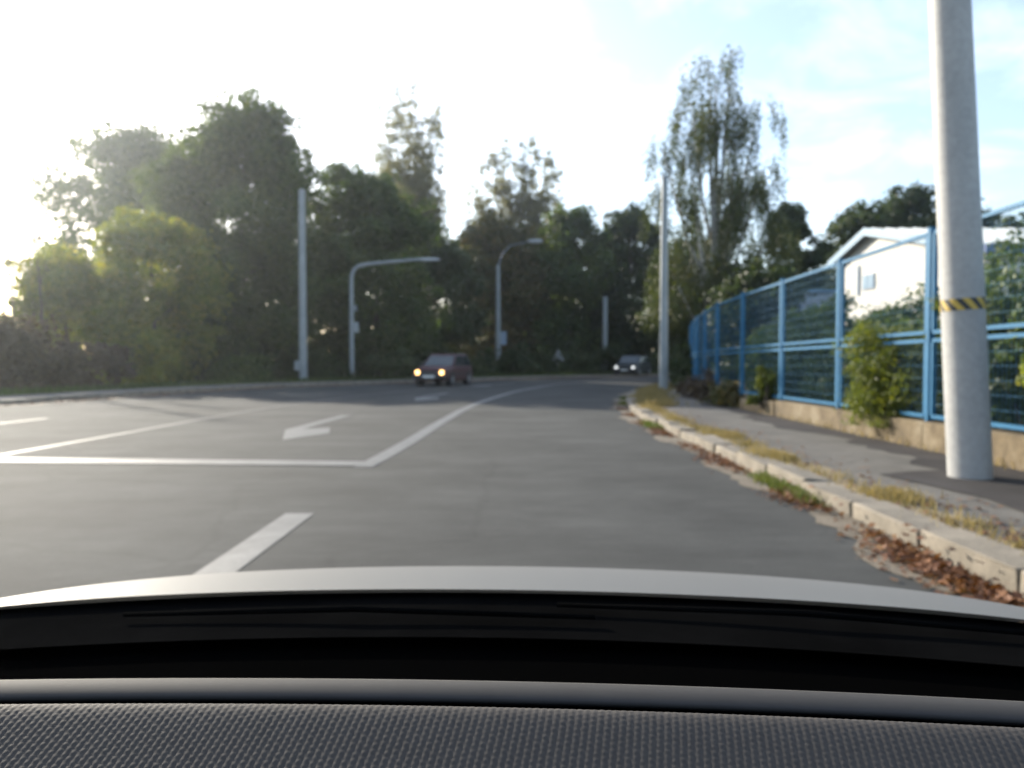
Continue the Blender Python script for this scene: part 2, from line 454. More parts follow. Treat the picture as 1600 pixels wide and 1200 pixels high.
# kerbstones, one object each
def kerb_mesh(i, L, W=0.26, H=0.30):
    mb = MB(); mb.box((0, 0, 0), (W, L, H))
    o = mb.build('kerbstone', M['kerb'], None, bevel=0.022, seg=2)
    r = random.Random(i)
    for v in o.data.vertices:
        v.co += Vector((r.uniform(-1, 1), r.uniform(-1, 1), r.uniform(-1, 1))) * 0.006
    me = o.data; bpy.data.objects.remove(o)
    return me
KM = [kerb_mesh(i, 0.985) for i in range(4)]
def kerb(line, side, name, y_from, y_to, lab):
    root = empty(name); tag(root, kind='structure')
    st = resample(line, 1.0)
    r = random.Random(3)
    for i in range(len(st) - 1):
        a, b = st[i], st[i + 1]
        c = (a + b) / 2
        if not (y_from <= c[1] <= y_to) or c[0] < -24 or c[0] > 30: continue
        d = b - a; nrm = np.array([d[1], -d[0]]) / np.linalg.norm(d)
        p = c + nrm * (0.13 * side)
        o = bpy.data.objects.new('kerbstone', KM[i % 4]); link(o, root)
        o.location = (p[0] + r.uniform(-.018, .018), p[1], -0.018 + r.uniform(-.02, .014))
        o.rotation_euler = (r.uniform(-.018, .018), r.uniform(-.05, .05), math.atan2(-d[0], d[1]) + r.uniform(-.012, .012))
    return root
kerb(RIGHT, 1, 'kerb', -3, 60, '')
kerb(LEFT, -1, 'kerb', 0, 70, '')

# right pavement: soil strip behind the kerb, asphalt, darker-toned band along the wall
def zstrip(name, line, d0, d1, z, mat, parent=None, y0=-12, y1=60, jag0=0, jag1=0, seed=1, step=0.25):
    l = resample(line, step)
    t = np.gradient(l, axis=0); t /= np.linalg.norm(t, axis=1)[:, None]
    n = np.stack([t[:, 1], -t[:, 0]], 1)
    keep = (l[:, 1] > y0) & (l[:, 1] < y1) & (l[:, 0] > -30) & (l[:, 0] < 60)
    l, n = l[keep], n[keep]
    r = np.random.default_rng(seed)
    def jag(a):
        if not a: return np.zeros(len(l))
        s = np.arange(len(l)) * step
        return a * (0.5 * np.sin(s * 1.1 + seed) + 0.35 * np.sin(s * 2.9 + 2 * seed) + r.uniform(-0.35, 0.35, len(l)))
    return strip(name, l + n * (d0 + jag(jag0))[:, None], l + n * (d1 + jag(jag1))[:, None], z, mat, parent)
pav = zstrip('pavement', RIGHT, 0.24, 3.2, 0.104, M['walk']); tag(pav, kind='structure')
zstrip('soil_strip', RIGHT, 0.22, 0.52, 0.109, M['dry_soil'], pav, y1=40, jag1=0.16, seed=4)
zstrip('dark_strip', RIGHT, 1.85, 2.75, 0.108, M['walk_dark'], pav, y1=21, jag0=0.26, seed=2)
poly('dark_piece', [(3.55, 5.1), (3.7, 6.2), (3.45, 7.5), (3.9, 7.7), (4.6, 7.9), (4.8, 5.3), (4.3, 4.8)], 0.112, M['walk_dark'], pav)
poly('dark_piece', [(3.15, 2.4), (3.05, 3.9), (3.3, 4.9), (4.3, 4.9), (4.8, 2.2)], 0.112, M['walk_dark'], pav)
soil = zstrip('bank', RIGHT, 2.55, 9.0, 0.115, M['dry_soil'], None, jag0=0.1); tag(soil, kind='structure')
lp = zstrip('pavement', LEFT, -2.3, -0.24, 0.104, M['walk'], None, y1=75); tag(lp, kind='structure')

# ------------------------------------------------------------------ vegetation
def leaves_np(c, nrm, size, aspect=0.6, rs=None):
    """diamond leaves at centres c, facing roughly nrm"""
    n = len(c)
    nrm = nrm / np.maximum(np.linalg.norm(nrm, axis=1), 1e-6)[:, None]
    t = rs.normal(size=(n, 3)); u = np.cross(nrm, t); u /= np.maximum(np.linalg.norm(u, axis=1), 1e-6)[:, None]
    v = np.cross(nrm, u)
    s = size * rs.uniform(0.6, 1.35, n)
    a = u * s[:, None]; b = v * (s * aspect)[:, None]
    bend = nrm * (s * 0.25)[:, None]
    vs = np.stack([c + a - bend, c + b, c - a - bend, c - b], 1).reshape(-1, 3)
    f = np.arange(n * 4).reshape(-1, 4)
    return vs, f

def dirs(n, rs):
    d = rs.normal(size=(n, 3)); return d / np.linalg.norm(d, axis=1)[:, None]

def blob_leaves(blobs, n, size, rs, aspect=0.6, shell=0.55, squash=0.85):
    B = np.array(blobs)                       # x y z r
    # each bough carries sprays of very different size; leaves thin out from each spray's middle
    ns = 11
    sd = dirs(len(B) * ns, rs)
    so = np.repeat(B, ns, axis=0)
    sr = so[:, 3] * rs.uniform(0.18, 0.55, len(so))
    off = sd * (so[:, 3] * (shell + (1.2 - shell) * rs.uniform(0, 1, len(so)) + np.where(rs.uniform(0, 1, len(so)) < 0.2, 0.35, 0.0)))[:, None]
    off[:, 2] *= squash
    S = so[:, :3] + off
    w = sr ** 2; w /= w.sum()
    k = rs.choice(len(S), n, p=w)
    g = rs.normal(size=(n, 3)) * 0.62
    g[:, 2] *= 0.75
    c = S[k] + g * sr[k][:, None]
    d = g / np.maximum(np.linalg.norm(g, axis=1), 1e-6)[:, None] + sd[k] * 0.5
    nrm = d * 0.7 + dirs(n, rs) * 0.9 + np.array([0, 0, 0.35])
    return leaves_np(c, nrm, size, aspect, rs)

def crown_blobs(rs, h, cb, rad, n, profile, br=(0.2, 0.36), sq=(1.0, 1.0)):
    out = []
    for i in range(n):
        t = rs.uniform(0, 1) ** 0.9
        z = cb + (h - cb) * t
        pr = profile(t) * rad
        a = rs.uniform(0, 2 * math.pi); q = math.sqrt(rs.uniform(0.05, 1)) 
        r = rad * rs.uniform(*br)
        rr = max(0, pr - r * 0.55) * q
        out.append((rr * math.cos(a) * sq[0], rr * math.sin(a) * sq[1], min(z, h - r * 0.8), r))
    return out

def round_p(t): return max(0.18, math.sin(math.pi * (0.16 + 0.80 * t)) ** 0.7)
def tall_p(t): return max(0.22, (1 - t) ** 0.5 * (0.45 + 0.7 * min(1, t * 2.2)))

def add_trunk(root, rs, h, r, blobs, mat, lean=(0, 0), cb=2.0, nl=9):
    mb = MB()
    pts, rad = [], []
    top = h * 0.86
    ph = rs.uniform(0, 6)
    for i in range(9):
        t = i / 8
        pts.append((lean[0] * t + 0.12 * r * 8 * math.sin(3 * t + ph) * t, lean[1] * t + 0.1 * r * 8 * math.cos(2.4 * t + ph) * t, top * t - (0.25 if i == 0 else 0)))
        rad.append(r * (1.35 if i == 0 else 1) * (1 - 0.88 * t))
    mb.tube(pts, rad, 9)
    order = sorted(blobs, key=lambda b: -b[3])[:nl]
    for b in order:
        z0 = max(cb * 0.5, min(b[2] - 0.25 * math.hypot(b[0], b[1]) - 0.5, top * 0.9))
        t = z0 / top
        i = min(7, int(t * 8)); k = t * 8 - i
        s = Vector(pts[i]).lerp(Vector(pts[i + 1]), k)
        e = Vector(b[:3]); m1 = s.lerp(e, 0.5) + Vector((0, 0, 0.12 * (e - s).length))
        r0 = max(0.03, r * (1 - 0.85 * t) * 0.5)
        mb.tube([s, s.lerp(m1, 0.5) , m1, m1.lerp(e, 0.55), e], [r0, r0 * 0.8, r0 * 0.6, r0 * 0.4, r0 * 0.15], 6)
    o = mb.build('trunk', mat, root, smooth=True)
    return o

def tree(name, label, x, y, h, rad, cb, leaf, n_leaf, size, seed, cat='tree', group=None, prof=round_p, n_blobs=26, br=(0.2, 0.36),
         bark='bark', lean=(0, 0), z=0.0, sq=(1, 1), shell=0.5, aspect=0.6, tr=None):
    rs = np.random.default_rng(seed)
    root = empty(name, (x, y, z)); tag(root, label, cat, group)
    bl = crown_blobs(rs, h, cb, rad, n_blobs, prof, br, sq)
    bl = [(b[0] + lean[0] * b[2] / h, b[1] + lean[1] * b[2] / h, b[2], b[3]) for b in bl]
    add_trunk(root, rs, h, tr or max(0.09, h * 0.018), bl, M[bark], lean, cb)
    v, f = blob_leaves(bl, n_leaf, size, rs, aspect, shell)
    mesh_np('crown', v, f, M[leaf], root)
    return root

def weeping(name, label, x, y, heads, n_strand, leaf, size, seed, trunk_h, group=None, z=0.0, cat='tree', low=None):
    """birch: upright limbs ending in heads from which leafy strands hang. heads: (dx, dy, z, radius, hang)"""
    rs = np.random.default_rng(seed)
    root = empty(name, (x, y, z)); tag(root, label, cat, group)
    heads = [(a, b, c, d * 0.9, e * 0.55) for a, b, c, d, e in heads]
    for i in range(24):
        hz = rs.uniform(4.5, 14.5); w = 3.6 - 0.17 * hz
        heads.append((rs.uniform(-1, 1) * w + 0.2, rs.uniform(-1, 1) * w, hz, rs.uniform(0.5, 1.05), rs.uniform(1.2, 2.6)))
    mb = MB()
    mb.tube([(0, 0, -0.2), (0.05, 0, trunk_h * 0.25), (-0.08, 0, trunk_h * 0.5), (0.05, 0, trunk_h * 0.75), (0, 0, trunk_h)], [0.30, 0.24, 0.18, 0.10, 0.03], 9)
    cs, ns = [], []
    tot = sum(hd[3] ** 2 for hd in heads)
    for hd in heads:
        dx, dy, hz, hr, hang = hd
        z0 = max(1.5, hz * 0.45); s = Vector((0, 0, z0)); e = Vector((dx, dy, hz))
        m1 = s.lerp(e, 0.45) + Vector((dx * 0.18, dy * 0.18, 0))
        r0 = 0.09
        mb.tube([s, m1, s.lerp(e, 0.8) + Vector((dx * .05, 0, 0)), e], [r0, r0 * 0.7, r0 * 0.4, 0.015], 6)
        ns_ = max(6, int(n_strand * hr ** 2 / tot))
        twig = [(rs.uniform(0, 6.283), math.sqrt(rs.uniform(0, 1)) * hr) for _ in range(max(5, int(hr * 6)))]
        for k in range(ns_):
            a, q = twig[k % len(twig)]
            a += rs.normal() * 0.22; q = abs(q + rs.normal() * 0.12)
            p0 = np.array([dx + q * math.cos(a), dy + q * math.sin(a), hz + rs.uniform(-0.7, 0.35) * hr - 0.5 * q * q / max(hr, .1)])
            L = hang * rs.uniform(0.35, 1.0)
            m = int(L / 0.055)
            tt = np.linspace(0, 1, max(m, 4)) ** 0.9
            out = np.array([math.cos(a), math.sin(a), 0]) * hr * 0.25
            c = p0 + out * np.sqrt(tt)[:, None] + np.outer(tt, [0, 0, -L]) + rs.normal(size=(len(tt), 3)) * [0.085, 0.085, 0.05]
            cs.append(c)
    c = np.concatenate(cs)
    nrm = dirs(len(c), rs) + np.array([0, 0, 0.1])
    v, f = leaves_np(c, nrm, size, 0.62, rs)
    if low is not None:
        v2, f2 = blob_leaves(low[0], low[1], size * 1.3, rs)
        f = np.concatenate([f, f2 + len(v)]); v = np.concatenate([v, v2])
    mb.build('trunk', M['birch_bark'], root, smooth=True)
    mesh_np('crown', v, f, M[leaf], root)
    return root

def shrub(name, label, x, y, h, rad, leaf, n_leaf, size, seed, group=None, z=0.0, sq=(1, 1), nb=14, cat='shrub', aspect=0.6):
    rs = np.random.default_rng(seed)
    root = empty(name, (x, y, z)); tag(root, label, cat, group)
    bl = []
    for i in range(nb):
        a = rs.uniform(0, 6.283); q = math.sqrt(rs.uniform(0, 1)) * rad * 0.72
        r = rad * rs.uniform(0.26, 0.42)
        zz = rs.uniform(0.12, 1.0) * h * (1 - 0.35 * (q / rad) ** 2) - r * 0.6
        bl.append((q * math.cos(a) * sq[0], q * math.sin(a) * sq[1], max(zz, r * 0.4), r))
    v, f = blob_leaves(bl, n_leaf, size, rs, aspect, 0.45)
    v[:, 2] = np.maximum(v[:, 2], 0.0)
    mb = MB()
    for b in bl[:6]:
        mb.tube([(b[0] * 0.15, b[1] * 0.15, -0.1), (b[0] * 0.6, b[1] * 0.6, b[2] * 0.6), b[:3]], [0.03, 0.02, 0.008], 5)
    mb.build('stem', M['bark'], root, smooth=True)
    mesh_np('foliage', v, f, M[leaf], root)
    return root

G_W = 'trees along the outside of the bend'
tree('broadleaf_tree', 'wide dark broadleaf tree at the left end of the tree row', -31.6, 66, 19.2, 8.8, 2.0, 'leaf_mid', 54000, 0.18, 11, group=G_W, n_blobs=88, br=(0.15, 0.27))
tree('broadleaf_tree', 'tallest dark round tree left of the slim grey mast', -14.9, 45, 15.0, 5.2, 1.8, 'leaf_mid', 46000, 0.14, 12, group=G_W, n_blobs=70, br=(0.16, 0.30))
tree('broadleaf_tree', 'thin-topped dark tree behind the slim grey mast', -10.6, 50, 13.2, 3.2, 1.0, 'leaf_mid', 22000, 0.10, 13, group=G_W, n_blobs=40)
tree('broadleaf_tree', 'dense tree with yellow-green top behind the curved street lamp', -8.2, 48.5, 12.0, 4.3, 0.8, 'leaf_mid', 42000, 0.14, 14, group=G_W, n_blobs=80, br=(0.18, 0.32))
def leader_tree(name, label, x, y, tips, fork, leaf, n_leaf, size, seed, group=None, r0=1.0):
    """tall tree of several upright leaders, each with its own narrow ragged plume. tips: (dx, z, plume start)"""
    rs = np.random.default_rng(seed)
    root = empty(name, (x, y, 0)); tag(root, label, 'tree', group)
    mb = MB(); mb.tube([(0, 0, -0.2), (0.1, 0, fork * 0.5), (0, 0, fork), (0.05, 0, fork * 1.5)], [0.36, 0.28, 0.22, 0.08], 9)
    bl = []
    for dx, zt, zs in tips:
        dy = rs.uniform(-1.2, 1.2); e = Vector((dx, dy, zt - 0.5)); s0 = Vector((0, 0, fork * rs.uniform(0.7, 1.0)))
        m1 = s0.lerp(e, 0.35) + Vector((dx * 0.25, dy * 0.25, 0))
        path = [s0, m1, s0.lerp(e, 0.7) + Vector((dx * 0.12, 0, 0)), e]
        mb.tube(path, [0.13, 0.09, 0.05, 0.015], 6)
        n = max(6, int((zt - zs) / 0.75))
        for k in range(n):
            t = k / (n - 1); z = zs + (zt - zs) * t
            u = min(1, max(0, (z - s0.z) / (e.z - s0.z)))
            p = path[0].lerp(path[1], u / 0.35) if u < 0.35 else path[1].lerp(path[3], (u - 0.35) / 0.65)
            r = r0 * (1.15 - 0.8 * t) * rs.uniform(0.5, 1.15)
            w = r0 * (1.1 - 0.85 * t)
            bl.append((p.x + rs.normal() * w * 0.55, p.y + rs.normal() * w * 0.55, z - r * 0.4, r))
    v, f = blob_leaves(bl, n_leaf, size, rs, 0.6, 0.35, 1.15)
    mb.build('trunk', M['bark'], root, smooth=True)
    mesh_np('crown', v, f, M[leaf], root)
    return root
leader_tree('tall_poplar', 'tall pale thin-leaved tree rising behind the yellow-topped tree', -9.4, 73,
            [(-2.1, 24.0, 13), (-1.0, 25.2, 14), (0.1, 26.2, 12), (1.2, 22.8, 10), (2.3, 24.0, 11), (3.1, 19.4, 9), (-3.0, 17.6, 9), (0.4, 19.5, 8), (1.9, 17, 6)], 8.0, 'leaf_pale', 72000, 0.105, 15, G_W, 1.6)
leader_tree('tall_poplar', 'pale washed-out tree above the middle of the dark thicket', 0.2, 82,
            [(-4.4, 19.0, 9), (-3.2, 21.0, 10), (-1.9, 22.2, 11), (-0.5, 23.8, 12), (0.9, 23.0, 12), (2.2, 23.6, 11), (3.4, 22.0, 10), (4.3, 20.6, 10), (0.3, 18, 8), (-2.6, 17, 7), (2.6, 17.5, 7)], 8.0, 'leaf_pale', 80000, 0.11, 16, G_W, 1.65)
tree('broadleaf_tree', 'russet-topped round tree behind the lamp mast in the middle', -1.5, 64, 12.3, 4.9, 0.6, 'leaf_russet', 30000, 0.17, 17, group=G_W, n_blobs=70, br=(0.18, 0.32))
tree('broadleaf_tree', 'dark thick tree at the middle of the bend', 4.6, 66, 13.0, 4.6, 0.6, 'leaf_mid', 28000, 0.17, 18, group=G_W, n_blobs=70, br=(0.18, 0.32))
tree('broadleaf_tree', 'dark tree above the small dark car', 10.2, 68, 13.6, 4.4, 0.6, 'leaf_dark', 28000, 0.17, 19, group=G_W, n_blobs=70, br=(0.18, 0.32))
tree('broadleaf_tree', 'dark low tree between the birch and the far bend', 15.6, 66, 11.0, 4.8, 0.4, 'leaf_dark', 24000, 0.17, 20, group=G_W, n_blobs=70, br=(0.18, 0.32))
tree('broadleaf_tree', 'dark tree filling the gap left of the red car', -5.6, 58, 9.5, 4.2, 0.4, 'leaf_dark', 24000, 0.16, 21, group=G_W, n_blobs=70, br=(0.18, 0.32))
tree('broadleaf_tree', 'sunlit yellow-green tree in front of the dark left trees', -17.4, 39, 8.3, 3.5, 0.3, 'leaf_yellow', 34000, 0.11, 22, group=G_W, n_blobs=70, br=(0.16, 0.30))
tree('broadleaf_tree', 'low yellow-green tree nearest the left kerb', -21.4, 38.5, 6.2, 3.1, 0.2, 'leaf_yellow', 26000, 0.105, 23, group=G_W, n_blobs=50)
tree('broadleaf_tree', 'small green tree just left of the slim grey mast', -15.4, 42.5, 7.6, 3.0, 0.2, 'leaf_mid', 22000, 0.11, 24, group=G_W, n_blobs=50)
tree('broadleaf_tree', 'dense dark tree behind the middle lamp mast', 1.4, 73, 11.5, 4.6, 0.2, 'leaf_dark', 22000, 0.18, 25, group=G_W, n_blobs=60, br=(0.18, 0.32))
tree('broadleaf_tree', 'dense dark tree behind the plain post at the bend', 8.0, 76, 12.0, 4.8, 0.2, 'leaf_dark', 22000, 0.18, 26, group=G_W, n_blobs=60, br=(0.18, 0.32))
tree('broadleaf_tree', 'dense dark tree behind the thin-topped tree', -13.0, 56, 9.0, 4.2, 0.2, 'leaf_dark', 22000, 0.16, 27, group=G_W, n_blobs=60, br=(0.18, 0.32))
tree('broadleaf_tree', 'green tree filling the dip between the two big left crowns', -17.9, 46.6, 13.2, 4.1, 1.0, 'leaf_mid', 34000, 0.13, 28, group=G_W, n_blobs=60, br=(0.17, 0.30))
# sparse spindly trees at the frame's left edge
rs = np.random.default_rng(77)
for k, (x, y, h, lab) in enumerate(((-21.4, 34.2, 8.4, 'bare spindly sapling at the far left edge'), (-20.6, 35.0, 7.2, 'thin twiggy sapling beside the bare one at far left'))):
    root = empty('sapling', (x, y, 0)); tag(root, lab, 'tree', 'saplings at the left edge')
    mb = MB(); mb.tube([(0, 0, -.1), (0.1, 0, h * .4), (-0.1, 0, h * .75), (0, 0, h)], [0.06, 0.045, 0.025, 0.008], 6)
    cs = []
    for i in range(26):
        z0 = rs.uniform(0.3, 0.95) * h; a = rs.uniform(0, 6.28); L = rs.uniform(0.4, 1.3)
        e = Vector((math.cos(a) * L * .35, math.sin(a) * L * .35, z0 + L * 0.9))
        mb.tube([(0, 0, z0), e * 0.5 + Vector((0, 0, z0 * .5 + .1)), e], [0.014, 0.01, 0.004], 4)
        for q in range(10): cs.append(np.array(e) * 1.0 + rs.normal(size=3) * [0.16, 0.16, 0.22])
    mb.build('trunk', M['bark'], root, smooth=True)
    v, f = leaves_np(np.array(cs), dirs(len(cs), rs), 0.06, 0.6, rs)
    mesh_np('crown', v, f, M['leaf_russet'], root)

# birch and companions right of the bend
weeping('weeping_birch', 'tall weeping birch with hanging twigs above the blue fence', 10.6, 42.0,
        [(-0.4, 0, 16.6, 1.5, 3.6), (0.9, 0.4, 17.4, 0.75, 3.0), (-1.2, 0.3, 14.6, 1.25, 4.0), (0.4, -0.3, 13.6, 1.6, 4.5), (2.3, 0, 14.6, 1.15, 4.2), (2.7, 0.2, 11.6, 1.3, 4.2),
         (-2.9, 0.2, 12.6, 1.2, 3.4), (-2.3, -0.2, 10.4, 1.4, 4.0), (0.0, 0.3, 10.4, 1.9, 4.6), (1.8, -0.3, 9.2, 1.9, 4.4), (-1.2, 0, 7.6, 2.1, 4.2), (1.2, -.2, 6.8, 2.3, 4.4), (3.2, 0.1, 8.2, 1.5, 4.6), (-2.4, .2, 6.0, 1.6, 4.0)],
        1700, 'leaf_birch', 0.074, 31, 15.5,
        low=([(-1.8, 0.4, 3.4, 1.5), (0, 0.3, 3.0, 1.7), (1.8, 0.4, 3.2, 1.6), (0.4, 0.2, 5.0, 1.6), (-1.2, .2, 1.4, 1.4), (1.0, .2, 1.3, 1.6), (2.8, .4, 1.6, 1.4), (3.0, 0.3, 4.6, 1.2)], 20000))
tree('broadleaf_tree', 'dark slender tree right beside the weeping birch', 16.0, 46.0, 10.0, 2.1, 0.6, 'leaf_dark', 18000, 0.13, 32, n_blobs=45, br=(0.2, 0.36))
tree('broadleaf_tree', 'dark low tree behind the far end of the blue fence', 11.4, 37.0, 5.6, 2.6, 0.2, 'leaf_dark', 16000, 0.12, 33, n_blobs=24)
tree('broadleaf_tree', 'dark tree behind the left half of the white gabled house', 23.0, 52, 11.0, 3.7, 2.0, 'leaf_dark', 20000, 0.15, 34, group='trees behind the house', n_blobs=50)
tree('broadleaf_tree', 'taller dark tree behind the ridge of the white house', 26.6, 53, 12.4, 3.6, 2.0, 'leaf_dark', 20000, 0.15, 35, group='trees behind the house', n_blobs=50)
tree('broadleaf_tree', 'dark tree behind the house near the striped pole', 30.4, 54, 11.0, 3.6, 2.0, 'leaf_dark', 18000, 0.15, 36, group='trees behind the house', n_blobs=50)
tree('broadleaf_tree', 'small tree top showing right of the striped pole', 34.6, 54, 11.6, 1.9, 2.0, 'leaf_mid', 9000, 0.15, 37, group='trees behind the house', n_blobs=16, br=(0.3, 0.5))

# undergrowth under the trees, outside of the bend
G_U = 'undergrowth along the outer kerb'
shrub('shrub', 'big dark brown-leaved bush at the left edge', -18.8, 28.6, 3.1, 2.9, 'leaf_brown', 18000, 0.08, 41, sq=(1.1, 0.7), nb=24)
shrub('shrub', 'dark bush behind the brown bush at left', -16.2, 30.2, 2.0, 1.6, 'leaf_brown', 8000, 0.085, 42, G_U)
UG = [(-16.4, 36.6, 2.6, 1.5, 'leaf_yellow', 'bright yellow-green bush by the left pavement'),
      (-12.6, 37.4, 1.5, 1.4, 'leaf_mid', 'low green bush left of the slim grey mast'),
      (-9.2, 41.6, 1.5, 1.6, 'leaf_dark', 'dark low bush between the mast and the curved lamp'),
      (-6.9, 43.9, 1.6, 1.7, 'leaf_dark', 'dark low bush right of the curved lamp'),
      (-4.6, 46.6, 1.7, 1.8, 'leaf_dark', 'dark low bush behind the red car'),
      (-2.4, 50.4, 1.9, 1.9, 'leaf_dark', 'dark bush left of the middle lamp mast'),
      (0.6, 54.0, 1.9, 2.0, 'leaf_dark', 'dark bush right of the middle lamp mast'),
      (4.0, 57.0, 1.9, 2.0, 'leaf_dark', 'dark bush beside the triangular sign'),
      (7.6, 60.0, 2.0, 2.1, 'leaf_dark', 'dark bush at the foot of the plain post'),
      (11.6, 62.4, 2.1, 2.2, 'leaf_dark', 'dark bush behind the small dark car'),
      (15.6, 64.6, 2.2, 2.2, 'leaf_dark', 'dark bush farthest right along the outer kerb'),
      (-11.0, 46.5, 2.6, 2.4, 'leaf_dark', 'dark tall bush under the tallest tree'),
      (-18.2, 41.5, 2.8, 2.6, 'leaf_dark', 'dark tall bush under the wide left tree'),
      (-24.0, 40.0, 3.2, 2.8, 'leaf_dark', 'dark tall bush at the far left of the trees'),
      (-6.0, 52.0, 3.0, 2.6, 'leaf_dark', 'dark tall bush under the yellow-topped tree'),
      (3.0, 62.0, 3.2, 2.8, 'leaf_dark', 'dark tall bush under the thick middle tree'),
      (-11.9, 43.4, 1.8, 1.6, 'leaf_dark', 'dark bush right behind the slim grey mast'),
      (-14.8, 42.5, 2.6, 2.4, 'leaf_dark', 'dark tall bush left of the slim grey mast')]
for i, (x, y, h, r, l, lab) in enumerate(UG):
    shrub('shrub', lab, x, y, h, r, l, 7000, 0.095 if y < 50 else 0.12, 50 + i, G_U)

# far belt of trees that closes the horizon
rs = np.random.default_rng(9)
bl = []
for i in range(150):
    a = rs.uniform(-1.15, 1.15); d = rs.uniform(150, 190)
    bl.append((d * math.sin(a), d * math.cos(a), rs.uniform(1, 6), rs.uniform(3.5, 6)))
v, f = blob_leaves(bl, 60000, 0.55, rs)
far = mesh_np('distant_woods', v, f, M['leaf_dark']); tag(far, 'low distant belt of woods on the horizon', 'woods', kind='stuff')

# ------------------------------------------------------------------ fence on its low wall
FP = [(5.01, 1.45), (5.03, 4.2), (5.05, 6.95), (5.07, 9.7), (5.10, 12.45), (5.13, 15.2), (5.17, 17.95), (5.31, 20.7), (5.64, 23.4), (6.02, 26.1), (6.48, 28.8), (7.02, 31.5)]
def ztop(y): return 2.71 - 0.0125 * (y - 9.7)
def zbot(y): return 0.47 - 0.006 * (y - 9.7)
fence = empty('metal_fence', (5.15, 9.7, 0.0)); tag(fence, 'tall blue metal fence of framed wire mesh panels on a low wall', 'fence')
FO = Vector((5.15, 9.7, 0.0))
post_m = None
for (x, y) in FP:
    mb = MB(); zb, zt = zbot(y) - 0.03, ztop(y) + 0.06
    mb.box((x - FO.x, y - FO.y, (zb + zt) / 2), (0.075, 0.085, zt - zb), math.atan2(0.0, 1.0))
    mb.box((x - FO.x, y - FO.y, zt + 0.006), (0.085, 0.095, 0.014))
    p = mb.build('post', M['blue'], fence, bevel=0.006, seg=1)
def panel(a, b, upper):
    a, b = Vector((*a, 0)), Vector((*b, 0))
    d = (b - a).normalized(); A = a + d * 0.085; B = b - d * 0.085
    def zr(p):
        zb, zt = zbot(p.y), ztop(p.y); zm = zb + (zt - zb) * 0.445
        return (zm + 0.05, zt) if upper else (zb + 0.03, zm - 0.05)
    la, ha = zr(A); lb, hb = zr(B)
    P = lambda p, z: (p.x - FO.x, p.y - FO.y, z)
    mb = MB()
    root = None
    w = 0.045
    mb.bar(P(A, ha), P(B, hb), w); frame = mb.build('panel_frame', M['blue'], fence)
    for q in ((P(A, la), P(B, lb), 'rail'), (P(A, la + w / 2), P(A, ha - w / 2), 'stile'), (P(B, lb + w / 2), P(B, hb - w / 2), 'stile')):
        m2 = MB(); m2.bar(q[0], q[1], w); m2.build(q[2], M['blue'], frame)
    m3 = MB(); L = (B - A).length
    n = int(L / 0.075)
    for i in range(1, n):
        t = i / n; p = A.lerp(B, t)
        m3.bar(P(p, la + (lb - la) * t), P(p, ha + (hb - ha) * t), 0.0024)
    off = Vector((-d.y, d.x, 0)) * 0.006
    nz = max(2, round((ha - la) / 0.15))
    for i in range(1, nz):
        t = i / nz
        for s in (1,):
            m3.bar(Vector(P(A, la + (ha - la) * t)) + off * s, Vector(P(B, lb + (hb - lb) * t)) + off * s, 0.003)
    o = m3.build('wire_mesh', M['wire'], frame); o["kind"] = "stuff"
for i in range(len(FP) - 1):
    panel(FP[i], FP[i + 1], True); panel(FP[i], FP[i + 1], False)

wall = empty('low_wall', (5.1, 9.0, 0)); tag(wall, 'low stained tan concrete wall under the blue fence', 'wall')
rw = random.Random(8)
ys = [-4.2, -1.4, 1.4, 4.15, 6.9, 9.65, 12.4, 15.15, 17.4]
for i in range(len(ys) - 1):
    y0, y1 = ys[i] + 0.008, ys[i + 1] - 0.008
    z0, z1 = zbot(y0) - 0.035, zbot(y1) - 0.035
    if i == len(ys) - 2: z0 -= 0.02; z1 -= 0.05
    j = rw.uniform(-0.012, 0.012)
    mb = MB(); xa, xb = -0.13 + j, 0.17
    vs = [(xa, y0 - 9, -.1), (xb, y0 - 9, -.1), (xb, y1 - 9, -.1), (xa, y1 - 9, -.1), (xa, y0 - 9, z0), (xb, y0 - 9, z0), (xb, y1 - 9, z1), (xa, y1 - 9, z1)]
    mb.add(vs, ((3,2,1,0),(4,5,6,7),(0,1,5,4),(1,2,6,5),(2,3,7,6),(3,0,4,7)))
    mb.build('wall_panel', M['wall'], wall, bevel=0.015)

# hedge behind the fence, a shrub per 1.5 m
HD = [(6.9, 3.4, 2.5), (6.9, 5.2, 2.45), (6.85, 7.0, 2.45), (6.85, 8.7, 2.45), (6.9, 10.4, 2.45), (6.95, 12.1, 2.5), (7.0, 13.8, 2.55), (7.1, 15.5, 2.5), (7.2, 17.2, 2.4), (7.4, 19.0, 2.4), (7.7, 21.0, 2.3), (8.1, 23.2, 1.9), (8.6, 25.6, 1.9), (9.2, 28.2, 2.0), (9.9, 31.0, 2.2)]
ordn = ['first', 'second', 'third', 'fourth', 'fifth', 'sixth', 'seventh', 'eighth', 'ninth', 'tenth', 'eleventh', 'twelfth', 'thirteenth', 'fourteenth', 'fifteenth']
for i, (x, y, h) in enumerate(HD):
    shrub('hedge_shrub', f'dense green hedge shrub behind the blue fence, {ordn[i]} from the near end', x, y, h, 1.25, 'leaf_hedge', 15000, 0.052 if y < 14 else 0.065, 80 + i, 'hedge shrubs behind the fence', z=0.1, sq=(0.75, 1.0), nb=22, cat='hedge')
shrub('evergreen_shrub', 'bright yellow-green evergreen shrub growing through the fence left of the pole', 5.24, 10.95, 1.62, 0.9, 'leaf_thuja', 22000, 0.032, 101, z=0.28, sq=(0.42, 1.0), nb=30, aspect=0.35)
shrub('evergreen_shrub', 'thin dark evergreen sprig against the fence post beside the striped pole', 5.35, 9.5, 1.25, 0.38, 'leaf_thuja', 2500, 0.03, 102, z=0.85, nb=10, aspect=0.35)
